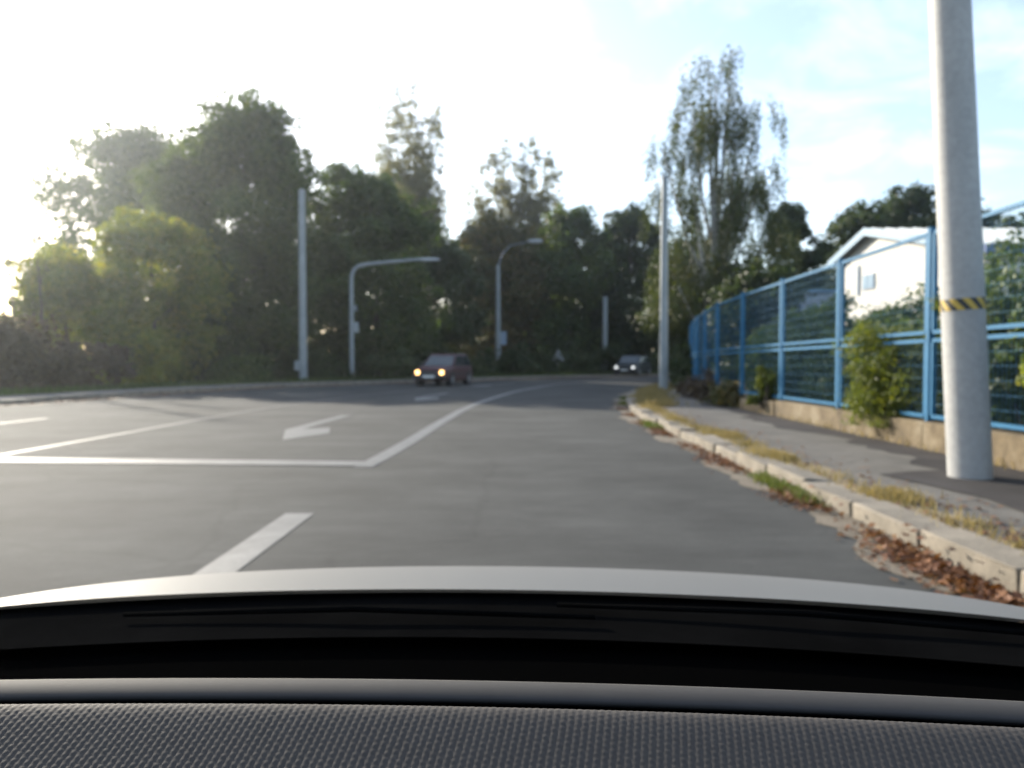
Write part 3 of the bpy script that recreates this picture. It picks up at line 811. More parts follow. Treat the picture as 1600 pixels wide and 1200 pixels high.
shrub('evergreen_shrub', 'small yellow-green shrub at the end of the low wall', 5.02, 15.75, 0.85, 0.34, 'leaf_thuja', 3000, 0.035, 103, z=0.28, nb=12)
shrub('evergreen_shrub', 'yellow-tinged shrub behind the fence right of the striped pole', 5.6, 7.3, 1.9, 0.8, 'leaf_yellow', 9000, 0.035, 104, z=0.2, nb=16)
shrub('shrub', 'dark scrub at the foot of the far fence', 5.35, 22.0, 0.7, 0.9, 'leaf_brown', 4500, 0.05, 105, z=0.1, sq=(0.5, 2.2))
shrub('shrub', 'low dry scrub beyond the end of the wall', 5.0, 18.6, 0.45, 0.7, 'leaf_russet', 3500, 0.045, 106, z=0.1, sq=(0.5, 1.9))
shrub('shrub', 'dark bush at the foot of the grey mast by the fence end', 6.4, 29.0, 1.5, 0.9, 'leaf_dark', 5000, 0.07, 107, z=0.1)

# ------------------------------------------------------------------ buildings behind the fence
M['white_wall'] = surf('white_render', [(0.3, (0.52, 0.505, 0.46)), (0.7, (0.60, 0.585, 0.54))], 1.2, 6, 0.8, fine=(20, 0.94, 1.03))
M['grey_wall'] = surf('pale_blue_render', [(0.3, (0.24, 0.275, 0.31)), (0.7, (0.31, 0.345, 0.38))], 1.2, 6, 0.8)
M['trim'] = plain('pale_blue_trim', (0.13, 0.24, 0.34), 0.5)
M['deep_blue'] = plain('deep_blue_trim', (0.03, 0.09, 0.24), 0.45)
M['sheet'] = surf('metal_sheet', [(0.3, (0.27, 0.32, 0.36)), (0.7, (0.36, 0.40, 0.43))], 1.5, 5, 0.6, 0.0)
M['window'] = plain('dark_window', (0.03, 0.04, 0.05), 0.12, var=0.3)
M['bluegrey'] = plain('blue_grey_frame', (0.20, 0.26, 0.34), 0.5)

house = empty('white_house', (13.2, 32.3, 0)); tag(house, 'white gabled house with pale metal roof and light blue bargeboards behind the fence', 'house')
HW, HDEP, apex_s, ez0, ez1, az = 9.9, 15.0, 2.95, 5.12, 4.36, 5.86
def hp(s, d, z): return (d, -s, z)
mb = MB()
prof = [(0, 0), (HW, 0), (HW, ez1 - 0.08), (apex_s, az - 0.08), (0, ez0 - 0.08)]
mb.loft([[hp(s_, 0, z) for s_, z in prof], [hp(s_, HDEP, z) for s_, z in prof]])
mb.build('wall', M['white_wall'], house)
k0, k1 = (az - ez0) / apex_s, (az - ez1) / (HW - apex_s)
OV = 0.4
slopes = ((-OV, ez0 - OV * k0, apex_s, az), (apex_s, az, HW + OV, ez1 - OV * k1))
roof = None
for q, (s0, z0, s1, z1) in enumerate(slopes):
    mb = MB(); mb.loft([[hp(s0, d, z0), hp(s1, d, z1), hp(s1, d, z1 + 0.07), hp(s0, d, z0 + 0.07)] for d in (-0.3, HDEP + 0.3)])
    roof = mb.build('roof', M['sheet'], house)
    mb = MB(); mb.loft([[hp(s0, d, z0 - 0.17), hp(s1, d, z1 - 0.17), hp(s1, d, z1 + 0.11), hp(s0, d, z0 + 0.11)] for d in (-0.36, -0.305)])
    mb.build('bargeboard', M['trim'], roof)
for i in range(30):
    d = -0.05 + i * 0.5
    mb = MB(); mb.bar(hp(apex_s, d, az + 0.095), hp(HW + OV, d, ez1 - OV * k1 + 0.095), 0.06, 0.05); mb.build('rib', M['sheet'], roof)
mb = MB(); mb.box(hp(HW + OV + 0.07, HDEP / 2, ez1 - OV * k1 - 0.08), (HDEP + 0.6, 0.13, 0.24)); mb.build('gutter', M['deep_blue'], roof)
mb = MB(); mb.loft([[hp(s_, d, z) for s_, z in ((2.2, 3.75), (3.15, 3.75), (3.15, 4.3), (2.2, 4.3))] for d in (-0.05, 0.02)])
win = mb.build('window', M['bluegrey'], house)
for s0, s1 in ((2.27, 2.64), (2.71, 3.08)):
    mb = MB(); mb.loft([[hp(s_, d, z) for s_, z in ((s0, 3.81), (s1, 3.81), (s1, 4.24), (s0, 4.24))] for d in (-0.062, -0.04)])
    mb.build('pane', M['trim'], win)
mb = MB(); mb.loft([[hp(s_, d, z) for s_, z in ((1.75, 3.6), (1.87, 3.6), (1.87, 4.7), (1.75, 4.7))] for d in (-0.07, -0.003)])
mb.build('downpipe', M['bluegrey'], house)

bh = empty('blue_grey_house', (15.0, 40.0, 0)); tag(bh, 'pale blue-grey house with dark windows left of the white house', 'house')
mb = MB(); mb.box((0.2, 3.0, 2.25), (3.4, 6.0, 4.5)); mb.build('wall', M['grey_wall'], bh)
mb = MB(); mb.box((0.2, 3.0, 4.56), (3.8, 6.4, 0.12)); mb.build('roof', M['trim'], bh)
for x in (-0.9, 0.1, 1.1):
    mb = MB(); mb.box((x, -0.02, 3.4), (0.75, 0.08, 1.0)); w = mb.build('window', M['bluegrey'], bh)
    mb = MB(); mb.box((x, -0.075, 3.4), (0.6, 0.03, 0.85)); mb.build('pane', M['window'], w)

# ------------------------------------------------------------------ poles, masts, lamps
def stripe_mat():
    m, nt, out = new_mat('hazard_stripe')
    b = principled(nt, out, 0.55)
    tc = nt.nodes.new("ShaderNodeTexCoord"); sp = nt.nodes.new("ShaderNodeSeparateXYZ")
    nt.links.new(tc.outputs["Object"], sp.inputs[0])
    at = nt.nodes.new("ShaderNodeMath"); at.operation = 'ARCTAN2'
    nt.links.new(sp.outputs["Y"], at.inputs[0]); nt.links.new(sp.outputs["X"], at.inputs[1])
    k1 = nt.nodes.new("ShaderNodeMath"); k1.operation = 'MULTIPLY'; k1.inputs[1].default_value = 10 / (2 * math.pi)
    nt.links.new(at.outputs[0], k1.inputs[0])
    k2 = nt.nodes.new("ShaderNodeMath"); k2.operation = 'MULTIPLY_ADD'; k2.inputs[1].default_value = 7.0
    nt.links.new(sp.outputs["Z"], k2.inputs[0]); nt.links.new(k1.outputs[0], k2.inputs[2])
    fr = nt.nodes.new("ShaderNodeMath"); fr.operation = 'FRACT'; nt.links.new(k2.outputs[0], fr.inputs[0])
    gt = nt.nodes.new("ShaderNodeMath"); gt.operation = 'GREATER_THAN'; gt.inputs[1].default_value = 0.5
    nt.links.new(fr.outputs[0], gt.inputs[0])
    nt.links.new(mixc(nt, (0.45, 0.31, 0.05), (0.025, 0.025, 0.025), gt.outputs[0]), b.inputs["Base Color"])
    return m
M['stripe'] = stripe_mat()

pole = empty('utility_pole', (4.215, 7.32, 0.09)); tag(pole, 'thick pale grey pole with yellow and black striped band on the pavement', 'pole')
pole.rotation_euler = (0, R(-3.5), 0)
mb = MB(); mb.tube([(0, 0, -0.05), (0, 0, 0.5), (0, 0, 3), (0, 0, 6), (0, 0, 9.5)], [0.186, 0.185, 0.178, 0.164, 0.148], 40)
set_smooth_angle(mb.build('shaft', M['pole'], pole))
mb = MB(); mb.tube([(0, 0, -0.052), (0, 0, 0.052)], [0.1855, 0.1850], 40)
band = mb.build('striped_band', M['stripe'], pole); band.location = (0, 0, 1.605); set_smooth_angle(band)
mb = MB(); mb.tube([(0, 0, 0), (0, 0, 0.05)], [0.152, 0.05], 24); c = mb.build('cap', M['pole'], pole); c.location = (0, 0, 9.5)

def mast(label, x, y, h, r0, r1, z=0.09):
    o = empty('grey_mast', (x, y, z)); tag(o, label, 'mast')
    mb = MB(); mb.tube([(0, 0, -0.1), (0, 0, h * .5), (0, 0, h)], [r0, (r0 + r1) / 2, r1], 16); set_smooth_angle(mb.build('shaft', M['mast'], o))
    mb = MB(); mb.tube([(0, 0, h), (0, 0, h + 0.06)], [r1 * 1.1, r1 * 0.4], 16); mb.build('cap', M['mast'], o)
    mb = MB(); mb.box((0, -r0 - 0.0, 0.8), (r0 * 0.9, 0.03, 0.4)); mb.build('hatch', M['mast'], o)
    return o
m1 = mast('tall slim grey mast in front of the left trees', -10.5, 40.2, 9.5, 0.215, 0.16)
mb = MB(); mb.box((-0.25, -0.05, 0.75), (0.3, 0.22, 0.5)); mb.build('junction_box', M['mast'], m1, bevel=0.02)
m2 = mast('tall grey mast at the end of the blue fence', 5.12, 27.0, 7.2, 0.16, 0.105)
m3 = mast('plain short grey post left of the small dark car', 7.0, 60.2, 5.7, 0.2, 0.17)

lamp = empty('street_lamp', (-8.45, 42.2, 0.09)); tag(lamp, 'grey street lamp with long curved arm reaching over the road', 'street lamp')
pts = [(0, 0, -0.1), (0, 0, 2.5), (0, 0, 5.0), (0.02, 0, 5.45), (0.14, 0, 5.78), (0.40, 0, 5.98), (0.9, 0, 6.07), (2.2, 0, 6.2), (3.7, 0, 6.32)]
mb = MB(); mb.tube(pts, [0.13, 0.12, 0.11, 0.108, 0.105, 0.10, 0.095, 0.085, 0.075], 14); set_smooth_angle(mb.build('post', M['mast'], lamp), 50)
mb = MB(); mb.loft([[(x, y * w, 6.31 + z * w) for y, z in ((-.16, -.02), (-.1, -.09), (.1, -.09), (.16, -.02), (.1, .08), (-.1, .08))] for x, w in ((3.6, .5), (3.8, 1), (4.4, 1.05), (4.65, .5))])
set_smooth_angle(mb.build('lamp_head', M['lamp'], lamp))
mb = MB(); mb.box((0.22, 0.0, 2.75), (0.30, 0.06, 0.55)); mb.build('sign_plate', M['mast'], lamp, bevel=0.01)
mb = MB(); mb.box((0.2, 0.0, 3.75), (0.16, 0.1, 0.3)); mb.build('signal_box', M['mast'], lamp, bevel=0.01)

l2 = empty('street_lamp', (-0.95, 55.0, 0.0)); tag(l2, 'grey lamp mast with small lamp head in front of the middle thicket', 'street lamp')
mb = MB(); mb.tube([(0, 0, -.1), (0, 0, 4), (0, 0, 7.6)], [0.2, 0.16, 0.12], 14); set_smooth_angle(mb.build('post', M['mast'], l2))
mb = MB(); mb.tube([(0, 0, 7.5), (0.3, 0, 8.4), (0.9, 0, 8.95), (2.2, 0, 9.2)], [0.05, 0.025, 0.02, 0.02], 8); mb.build('arm', M['bluegrey'], l2, smooth=True)
mb = MB(); mb.loft([[(x, y * w, 9.22 + z * w) for y, z in ((-.2, -.03), (-.12, -.12), (.12, -.12), (.2, -.03), (.12, .12), (-.12, .12))] for x, w in ((2.05, .5), (2.3, 1), (2.8, 1.05), (3.05, .5))])
set_smooth_angle(mb.build('lamp_head', M['lamp'], l2))
mb = MB(); mb.box((0.32, 0, 2.6), (0.5, 0.05, 0.9)); mb.build('sign_plate', M['bluegrey'], l2)

sg = empty('road_sign', (3.25, 56.4, 0.0)); tag(sg, 'small triangular road sign seen from behind at the bend', 'sign')
mb = MB(); mb.tube([(0, 0, -.1), (0, 0, 1.75)], 0.03, 8); mb.build('post', M['mast'], sg)
mb = MB(); tri = [(-0.45, 1.05), (0.45, 1.05), (0, 1.85)]
mb.loft([[(x, d, z) for x, z in tri] for d in (-0.06, -0.035)]); mb.build('plate', M['lamp'], sg)

# ------------------------------------------------------------------ haze volume added to stand in for sun glare on the windscreen
GLARE_HAZE = 0.00055
if GLARE_HAZE > 0:
    mb = MB(); mb.box((0, 120, 14.5), (500, 380, 31.0))
    m, nt, out = new_mat('haze')
    pv = nt.nodes.new("ShaderNodeVolumePrincipled")
    pv.inputs["Color"].default_value = (0.84, 0.92, 1.0, 1)
    pv.inputs["Density"].default_value = GLARE_HAZE
    pv.inputs["Anisotropy"].default_value = 0.8
    nt.links.new(pv.outputs[0], out.inputs["Volume"])
    hz = mb.build('haze', m); tag(hz, 'thin haze added in place of sun glare on the windscreen', 'haze', kind='stuff')

# ------------------------------------------------------------------ traffic
M['maroon'] = plain('maroon_paint', (0.055, 0.010, 0.017), 0.4, 0.0, 0.25, 0.05)
M['darkcar'] = plain('dark_green_paint', (0.014, 0.022, 0.024), 0.35, 0.0, 0.3, 0.05)
M['glass'] = plain('car_glass', (0.02, 0.035, 0.04), 0.06, 0.0, 0.9, 0.1)
M['tyre'] = plain('tyre_rubber', (0.018, 0.018, 0.018), 0.85)
M['rim'] = plain('steel_rim', (0.30, 0.30, 0.31), 0.4, 0.6)
M['plastic'] = plain('black_plastic', (0.02, 0.02, 0.022), 0.55)
M['plate'] = plain('number_plate', (0.6, 0.6, 0.58), 0.5)
M['hl_warm'] = emit('warm_headlight', (1.0, 0.55, 0.20), 3.0)
M['hl_cool'] = emit('cool_headlight', (0.85, 0.88, 0.9), 0.8)

def car(name, label, x, y, heading, paint, hl, L=3.85, W=1.64, H=1.40, hatch=True, head_r=0.105, group=None):
    root = empty(name, (x, y, 0.0), heading); tag(root, label, 'car', group)
    hw = W / 2
    # local: front at -Y (towards the viewer when heading = 0)
    def ring(yy, w, zl, zh, sh):
        b = 0.07
        pts = [(-w + b, zl), (w - b, zl), (w, zl + b), (w * 1.0, (zl + zh) / 2), (w - sh * 0.5, zh - 0.06), (w - sh - 0.04, zh), (-w + sh + 0.04, zh), (-w + sh * 0.5, zh - 0.06), (-w * 1.0, (zl + zh) / 2), (-w, zl + b)]
        return [(px, yy, pz) for px, pz in pts]
    f, r = -L / 2, L / 2
    belt = H * 0.62
    st = [(f, hw * .86, .36, .66, .03), (f + .05, hw * .94, .28, .74, .04), (f + .3, hw * .985, .24, .80, .05), (f + .95, hw, .22, belt - .02, .06), (f + 1.6, hw, .22, belt + .02, .05), (r - 0.9, hw, .22, belt + .03, .05), (r - .25, hw * .98, .26, belt + .03, .05), (r - .03, hw * .93, .34, belt - .02, .05), (r, hw * .88, .42, belt - .10, .05)]
    mb = MB(); mb.loft([ring(*s) for s in st])
    set_smooth_angle(mb.build('body', paint, root), 40)
    # cabin
    cw0, cw1 = hw - .06, hw - .20
    yb0, yb1 = f + 1.02, r - (.10 if hatch else .55)
    yt0, yt1 = f + 1.72, r - (.50 if hatch else 1.1)
    zb, zt = belt - 0.02, H
    base = [(-cw0, yb0, zb), (cw0, yb0, zb), (cw0, yb1, zb), (-cw0, yb1, zb)]
    mid = [(-cw1 - .03, yt0 - .06, zt - .07), (cw1 + .03, yt0 - .06, zt - .07), (cw1 + .03, yt1 + .06, zt - .07), (-cw1 - .03, yt1 + .06, zt - .07)]
    top = [(-cw1 + .04, yt0 + .06, zt), (cw1 - .04, yt0 + .06, zt), (cw1 - .04, yt1 - .06, zt), (-cw1 + .04, yt1 - .06, zt)]
    mb = MB(); mb.loft([base, mid, top]); mb.build('cabin', paint, root, bevel=0.012, seg=1)
    def pane(nm, q, out, mat=M['glass']):
        c = sum((Vector(p) for p in q), Vector()) / 4
        q = [c + (Vector(p) - c) * 0.9 + Vector(out) * 0.015 for p in q]
        mb = MB(); mb.loft([[p for p in q], [p - Vector(out) * 0.02 for p in q]]); return mb.build(nm, mat, root)
    pane('windscreen', [base[0], base[1], mid[1], mid[0]], (0, -0.75, 0.66))
    pane('rear_window', [base[2], base[3], mid[3], mid[2]], (0, 0.75, 0.66))
    for s, (i0, i1) in ((1, (1, 2)), (-1, (0, 3))):
        B0, B1, T0, T1 = (Vector(p) for p in (base[i0], base[i1], mid[i0], mid[i1]))
        cuts = (0.0, 0.5, 0.97)
        for k in range(2):
            u0, u1 = cuts[k], cuts[k + 1]
            pane('side_window', [B0.lerp(B1, u0), B0.lerp(B1, u1), T0.lerp(T1, u1), T0.lerp(T1, u0)], (s * 0.95, 0, 0.3))
        mb = MB(); mb.box((s * (hw + .06), yb0 + .28, belt + .07), (.18, .08, .12)); mb.build('mirror', M['plastic'], root, bevel=0.02)
        mb = MB(); mb.box((s * (hw - .002), f + 1.9, .52), (.03, 2.3, .06)); mb.build('side_strip', M['plastic'], root)
        mb = MB(); mb.tube([(s * (hw * .70), f - .012, .60), (s * (hw * .70), f + .1, .60)], head_r, 20); mb.build('headlight', hl, root)
        mb = MB(); mb.tube([(s * (hw * .70), f - .004, .60), (s * (hw * .70), f + .1, .60)], head_r * 1.18, 20); mb.build('headlight_rim', M['plastic'], root)
        for yy in (f + .72, r - .72):
            mb = MB(); mb.tube([(s * (hw - .19), yy, .285), (s * (hw - .17), yy, .285), (s * (hw - .02), yy, .285), (s * (hw + .012), yy, .285)], [.25, .285, .285, .255], 24)
            wh = mb.build('wheel', M['tyre'], root); set_smooth_angle(wh, 40)
            mb = MB(); mb.tube([(s * (hw - .03), yy, .285), (s * (hw + .02), yy, .285)], [.19, .17], 20); mb.build('rim', M['rim'], wh)
            mb = MB(); mb.tube([(s * (hw - .21), yy, .30), (s * (hw + .003), yy, .30)], .345, 20); mb.build('wheel_arch', M['plastic'], root)
    mb = MB(); mb.box((0, f - .005, .60), (hw * 1.05, .05, .15)); mb.build('grille', M['plastic'], root)
    mb = MB(); mb.box((0, f - .03, .42), (W * .96, .2, .17)); mb.build('bumper', M['plastic'], root, bevel=0.03)
    mb = MB(); mb.box((0, f - .14, .43), (.52, .02, .11)); mb.build('number_plate', M['plate'], root)
    mb = MB(); mb.box((0, r + .02, .45), (W * .94, .16, .17)); mb.build('bumper', M['plastic'], root, bevel=0.03)
    return root
car('hatchback_car', 'small maroon hatchback with lit round headlights coming towards the viewer', -3.05, 36.0, R(-15), M['maroon'], M['hl_warm'], L=3.7, W=1.58, group='oncoming cars')
car('small_car', 'small dark car with lit headlights far off at the bend', 8.4, 55.6, R(-24), M['darkcar'], M['hl_cool'], L=4.1, W=1.66, H=1.42, head_r=0.11, group='oncoming cars')

# ------------------------------------------------------------------ grass, weeds and fallen leaves
def blades(name, pts, h, w, mat, seed, label, cat):
    rs = np.random.default_rng(seed); n = len(pts)
    a = rs.uniform(0, 6.283, n); hh = h * rs.uniform(0.35, 1.2, n)
    d = np.stack([np.cos(a), np.sin(a), np.zeros(n)], 1) * (w * rs.uniform(0.6, 1.4, n))[:, None]
    b = rs.uniform(0, 6.283, n)
    tip = np.stack([np.cos(b) * hh * 0.65 * rs.uniform(0, 1.2, n), np.sin(b) * hh * 0.65 * rs.uniform(0, 1.2, n), hh], 1)
    midp = tip * [0.4, 0.4, 0.6]
    v = np.stack([pts - d, pts + d, pts + midp + d * 0.6, pts + tip, pts + midp - d * 0.6], 1).reshape(-1, 3)
    i = np.arange(n) * 5
    f = np.stack([i, i + 1, i + 2, i + 3, i + 4], 1)
    o = mesh_np(name, v, f, mat); tag(o, label, cat, kind='stuff'); return o

def along(line, n, off_fn, y0, y1, z, rs, dens):
    l = resample(line, 0.05); l = l[(l[:, 1] > y0) & (l[:, 1] < y1)]
    t = np.gradient(l, axis=0); t /= np.linalg.norm(t, axis=1)[:, None]
    nn = np.stack([t[:, 1], -t[:, 0]], 1)
    w = dens(l[:, 1]); w = np.maximum(w, 0.0) + 1e-6; w /= w.sum()
    k = rs.choice(len(l), n, p=w)
    p = l[k] + nn[k] * off_fn(n, l[k, 1])[:, None] + t[k] * rs.uniform(-0.03, 0.03, n)[:, None]
    return np.c_[p, np.full(n, z)]

rs = np.random.default_rng(21)
tuft = lambda seed: (lambda y: np.clip(0.25 + np.sin(y * 2.3 + seed) + 0.8 * np.sin(y * 5.1 + 2 * seed) + 0.5 * np.sin(y * 0.7 + seed), 0, None))
p = along(RIGHT, 26000, lambda n, y: 0.37 + 0.13 * np.sin(y * 1.3) * 0.6 + rs.normal(size=n) * 0.10, 2.0, 32, 0.106, rs, lambda y: 0.12 + tuft(0.4)(y) ** 1.5)
blades('dry_grass', p, 0.075, 0.005, M['dry_grass'], 1, 'dry yellowed grass strip behind the kerbstones', 'grass')
p = along(RIGHT, 2600, lambda n, y: -0.07 + rs.normal(size=n) * 0.06, 2.0, 26, 0.002, rs, lambda y: np.clip(np.sin(y * 1.9 + 0.3) + np.sin(y * 0.83 + 2.0) - 0.5, 0, None))
blades('gutter_weeds', p, 0.085, 0.006, M['green_grass'], 2, 'green and dry weeds growing in the gutter below the kerb', 'weeds')
p = along(RIGHT, 5000, lambda n, y: 2.45 + rs.normal(size=n) * 0.06, 2.0, 40, 0.11, rs, lambda y: np.where(y > 16.5, 2.0, 0.5) + 0.0 * y)
blades('wall_grass', p, 0.11, 0.006, M['dry_grass'], 3, 'dry grass along the foot of the low wall', 'grass')
p = along(RIGHT, 9000, lambda n, y: 0.35 + np.abs(rs.normal(size=n)) * 0.35, 18, 40, 0.106, rs, lambda y: np.clip(1.2 - np.abs(y - 24) * 0.08, 0, None))
blades('corner_grass', p, 0.16, 0.008, M['dry_grass'], 4, 'tall dry grass on the pavement corner where the road bends', 'grass')
p = along(LEFT, 16000, lambda n, y: -2.4 - np.abs(rs.normal(size=n)) * 1.0, 16, 62, 0.0, rs, lambda y: 1.0 + 0.0 * y)
blades('verge_grass', p, 0.30, 0.014, M['leaf_mid'], 6, 'rough grass behind the left pavement', 'grass')

def litter(name, pts, size, seed, label):
    rs = np.random.default_rng(seed); n = len(pts)
    nrm = dirs(n, rs) * 0.75 + np.array([0, 0, 1.0])
    v, f = leaves_np(pts, nrm, size, 0.7, rs)
    v[:, 2] = np.maximum(v[:, 2], pts[:, 2].min())
    o = mesh_np(name, v, f, M['litter']); tag(o, label, 'leaves', kind='stuff'); return o
dens = lambda y: np.clip(0.08 + 1.6 * np.exp(-((y - 4.3) / 1.0) ** 2) + 1.1 * np.exp(-((y - 6.9) / 0.35) ** 2) + 0.9 * np.exp(-((y - 9.4) / 0.5) ** 2) + 0.7 * np.exp(-((y - 13.0) / 0.8) ** 2) + 0.3 * np.sin(y * 3.1), 0, None)
p = along(RIGHT, 3400, lambda n, y: -0.05 - np.abs(rs.normal(size=n)) * 0.13, 2.2, 22, 0.012, rs, dens)
p[:, 2] += np.abs(rs.normal(size=len(p))) * 0.02 * np.exp(-((2.5 - p[:, 0]) / 0.2) ** 2)
litter('fallen_leaves', p, 0.025, 11, 'brown fallen leaves gathered in the gutter along the right kerb')
p = along(RIGHT, 1500, lambda n, y: 0.55 + rs.normal(size=n) * 0.28, 2.2, 24, 0.116, rs, lambda y: 0.3 + 1.5 * np.exp(-((y - 4.0) / 1.2) ** 2) + 0 * y)
litter('fallen_leaves', p, 0.028, 12, 'brown fallen leaves scattered on the pavement behind the kerb')
p = along(LEFT, 2500, lambda n, y: np.abs(rs.normal(size=n)) * 0.4, 15, 60, 0.012, rs, lambda y: 1.0 + 0.5 * np.sin(y * 2))
litter('fallen_leaves', p, 0.05, 13, 'brown fallen leaves along the far left kerb')

# ------------------------------------------------------------------ the white car the picture is taken from
M['car_paint'] = plain('silver_beige_paint', (0.128, 0.127, 0.12), 0.55, 0.0, 0.3, 0.02)
M['dash_grain'] = plain('grained_dashboard', (0.066, 0.060, 0.055), 0.75, 0.0, 0.15, 0.06, 90)
M['dash_gap_shade'] = plain('shade_black_plastic', (0.0012, 0.0012, 0.0012), 0.95, 0.0, 0.0, 0.1)  # near-black colour carries the deep shade of the dashboard gaps
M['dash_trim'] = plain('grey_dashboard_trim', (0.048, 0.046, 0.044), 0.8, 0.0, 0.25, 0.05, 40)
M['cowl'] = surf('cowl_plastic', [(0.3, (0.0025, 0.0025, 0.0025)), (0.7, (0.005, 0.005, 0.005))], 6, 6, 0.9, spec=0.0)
m, nt, out = new_mat('windscreen_glass')
tb = nt.nodes.new("ShaderNodeBsdfTransparent"); tb.inputs[0].default_value = (0.97, 0.98, 0.975, 1)
nt.links.new(tb.outputs[0], out.inputs["Surface"]); M['screen'] = m

ego = empty('own_car', (-0.05, 0.0, 0.0), R(-2.6)); tag(ego, 'pale car seen from inside over its grained dashboard and bonnet', 'car')
def sheet(name, fx, us, ws, mat, thick=0.0, parent=ego, smooth=True):
    """surface fx(u, w) -> point"""
    nu, nw = len(us), len(ws)
    v = np.array([fx(u, w) for u in us for w in ws]); i, j = np.meshgrid(np.arange(nu - 1), np.arange(nw - 1), indexing='ij')
    f = np.stack([i * nw + j, (i + 1) * nw + j, (i + 1) * nw + j + 1, i * nw + j + 1], -1).reshape(-1, 4)
    return mesh_np(name, v, f, mat, parent, smooth)
# bonnet
def bonnet(x, y):
    q = (x / 0.72)
    bow = 0.026 * q * q + 0.012 * abs(q) ** 6
    yy = y - 0.03 * q * q
    t = max(0.0, y - 0.93)
    z = 0.929 - 0.125 * t - 0.17 * t * t - bow
    return (x, yy, z)
sheet('bonnet', bonnet, np.linspace(-0.86, 0.86, 65), np.linspace(0.93, 2.02, 40), M['car_paint'])
mb = MB()
for s in (-1, 1):
    mb = MB(); rings = []
    for y, zt in ((0.80, 0.76), (1.1, 0.72), (1.5, 0.64), (1.85, 0.54), (2.05, 0.46)):
        rings.append([(s * 0.765, y, 0.25), (s * 0.86, y, 0.25), (s * 0.87, y, zt * .75), (s * 0.83, y, zt - 0.06), (s * 0.77, y, zt - 0.03)])
    mb.loft(rings); mb.build('fender', M['car_paint'], ego, smooth=False, bevel=0.01)
    mb = MB(); mb.tube([(s * .66, 1.35, .30), (s * .70, 1.35, .30), (s * .87, 1.35, .30), (s * .89, 1.35, .30)], [.26, .30, .30, .27], 28); wh = mb.build('wheel', M['tyre'], ego); set_smooth_angle(wh)
    mb = MB(); mb.tube([(s * .87, 1.35, .30), (s * .90, 1.35, .30)], [.2, .18], 20); mb.build('rim', M['rim'], wh)
    # windscreen pillar, sill and door
    mb = MB(); mb.tube([(s * 0.74, 0.78, 0.90), (s * 0.69, 0.42, 1.16), (s * 0.60, 0.08, 1.40), (s * 0.57, -0.1, 1.45)], [0.035, 0.035, 0.035, 0.03], 8); mb.build('windscreen_pillar', M['plastic'], ego, smooth=True)
    mb = MB(); mb.box((s * 0.80, -0.05, 0.60), (0.09, 1.5, 0.62)); mb.build('door', M['car_paint'], ego, bevel=0.02)
mb = MB(); mb.box((0, 2.05, 0.36), (1.62, 0.16, 0.30)); mb.build('bumper', M['car_paint'], ego, bevel=0.04)
sheet('roof', lambda x, y: (x, y, 1.465 - 0.06 * (x / 0.6) ** 2 - 0.05 * ((y + 0.7) / 0.8) ** 2), np.linspace(-0.6, 0.6, 13), np.linspace(-1.6, 0.06, 13), M['car_paint'])
# windscreen pane between pillars
def ws(x, t):
    q = x / 0.72
    y = 0.86 - 0.80 * t - 0.10 * q * q; z = 0.905 + 0.50 * t
    return (x * (1 - 0.14 * t), y, z)
sheet('windscreen', ws, np.linspace(-0.70, 0.70, 15), np.linspace(0, 1, 8), M['screen'])
# cowl under the windscreen
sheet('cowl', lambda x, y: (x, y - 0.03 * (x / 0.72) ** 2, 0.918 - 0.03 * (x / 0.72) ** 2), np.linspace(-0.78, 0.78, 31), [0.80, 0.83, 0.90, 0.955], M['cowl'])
for (xa, ya), (xb, yb) in (((-0.42, 0.86), (0.10, 0.845)), ((0.06, 0.885), (0.60, 0.865))):
    mb = MB(); mb.tube([(xa, ya, 0.926 - 0.03 * (xa / .72) ** 2), ((xa + xb) / 2, (ya + yb) / 2, 0.930 - 0.03 * ((xa + xb) / 1.44) ** 2), (xb, yb, 0.926 - 0.03 * (xb / .72) ** 2)], [0.0025, 0.0035, 0.0025], 6)
    mb.build('wiper', M['cowl'], ego, smooth=True)
# dashboard: well blackened for the shade in it, trim ridge, grained pad
CV = lambda x: 0.045 * (x / 0.72) ** 2
sheet('dashboard_well', lambda x, t: (x, 0.39 + t * (0.47 + CV(x) - 0.03 * (x / .72) ** 2) - CV(x), (0.955, 0.935, 0.92, 0.905, 0.905)[int(round(t * 4))] - 0.03 * (x / .72) ** 2), np.linspace(-0.74, 0.74, 31), np.linspace(0, 1, 5), M['dash_gap_shade'])
mb = MB()
rings = []
for x in np.linspace(-0.74, 0.74, 41):
    y0 = 0.478 - CV(x); z0 = 0.9968 - 0.012 * (x / .72) ** 2
    rings.append([(x, y0 - 0.012, z0 + 0.0008), (x, y0 - 0.010, z0 + 0.0024), (x, y0 - 0.002, z0 + 0.0046), (x, y0 + 0.006, z0 + 0.0056), (x, y0 + 0.010, z0 + 0.0045), (x, y0 + 0.010, z0 - 0.002), (x, y0 - 0.008, z0 - 0.003)])
mb.loft(rings); mb.build('dashboard_ridge', M['dash_trim'], ego, smooth=True)
mb = MB(); rings = []
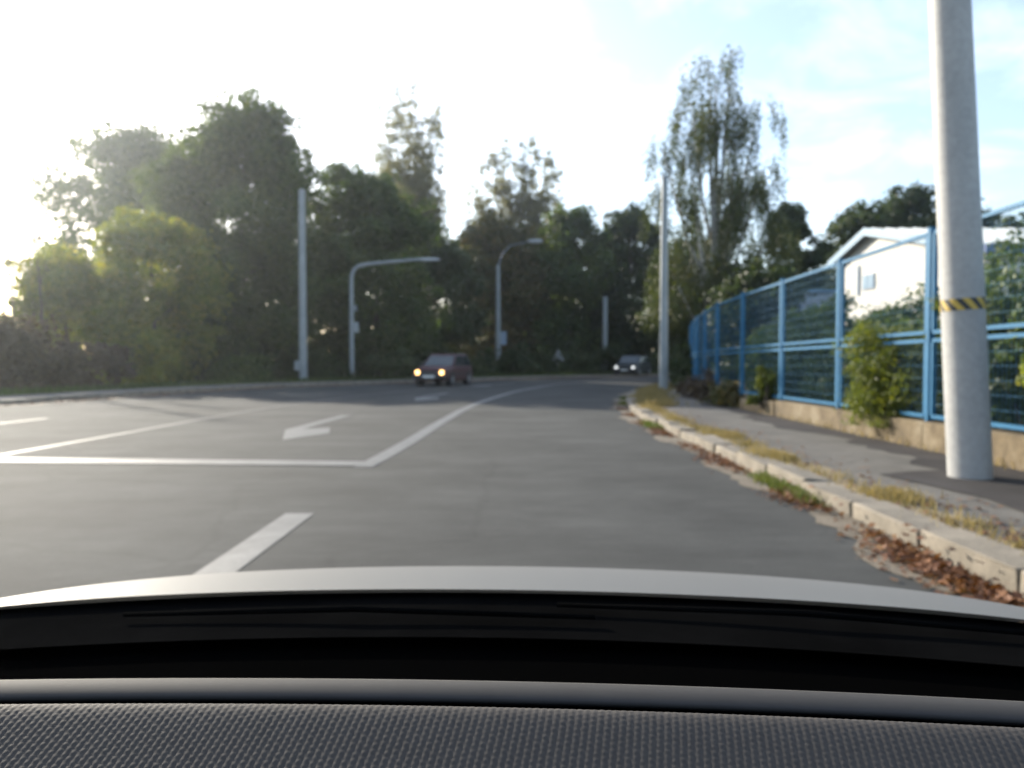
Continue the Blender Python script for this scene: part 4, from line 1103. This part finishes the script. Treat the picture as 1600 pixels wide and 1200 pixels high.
for x in np.linspace(-0.74, 0.74, 31):
    y0 = 0.478 - CV(x); zz = -0.012 * (x / .72) ** 2
    rings.append([(x, y0 - 0.003, 0.94 + zz), (x, y0 + 0.012, 0.94 + zz), (x, y0 + 0.009, 0.9928 + zz), (x, y0 + 0.003, 0.9928 + zz)])
mb.loft(rings); mb.build('ridge_support', M['dash_gap_shade'], ego)
# grained pad, the bumps modelled
px = np.arange(-0.40, 0.40, 0.0009); py = np.arange(0.0, 0.135, 0.0009)
X, Y = np.meshgrid(px, py, indexing='ij')
pitch = 0.0038; ca, sa = math.cos(R(9)), math.sin(R(9))
U = (X * ca + Y * sa) / pitch; V = (-X * sa + Y * ca) / (pitch * 0.9)
cu = U - np.floor(U) - 0.5
V2 = V + 0.5 * (np.floor(U) % 2)
cv = V2 - np.floor(V2) - 0.5
hgt = np.clip(1 - (cu * 2) ** 2, 0, 1) ** 0.7 * np.clip(1 - (cv * 2) ** 4, 0, 1) ** 0.5 * (0.75 + 0.45 * (cv + 0.5)) * 0.0004
dd = 0.425 - Y - 0.045 * (X / 0.72) ** 2
zz = 1.0165 - 0.40 * Y - 0.012 * (X / .72) ** 2 - 0.004 * np.exp(-Y / 0.004)
pts = np.stack([X, dd + hgt * -0.37, zz + hgt * 0.93], -1).reshape(-1, 3)
nx_, ny_ = X.shape
i, j = np.meshgrid(np.arange(nx_ - 1), np.arange(ny_ - 1), indexing='ij')
f = np.stack([i * ny_ + j, i * ny_ + j + 1, (i + 1) * ny_ + j + 1, (i + 1) * ny_ + j], -1).reshape(-1, 4)
mesh_np('dashboard_pad', pts, f, M['dash_grain'], ego, True)
# front of the dashboard and pad ends
sheet('dashboard_lip', lambda x, t: (x, 0.426 - CV(x) + 0.002 * t, 1.0125 - 0.012 * (x / .72) ** 2 - 0.06 * t), np.linspace(-0.74, 0.74, 31), [0, 1], M['dash_gap_shade'])
sheet('dashboard_face', lambda x, t: (x, 0.29 - CV(x) - 0.05 * t, 0.9625 - 0.012 * (x / .72) ** 2 - 0.35 * t), np.linspace(-0.74, 0.74, 31), np.linspace(0, 1, 4), M['dash_trim'])
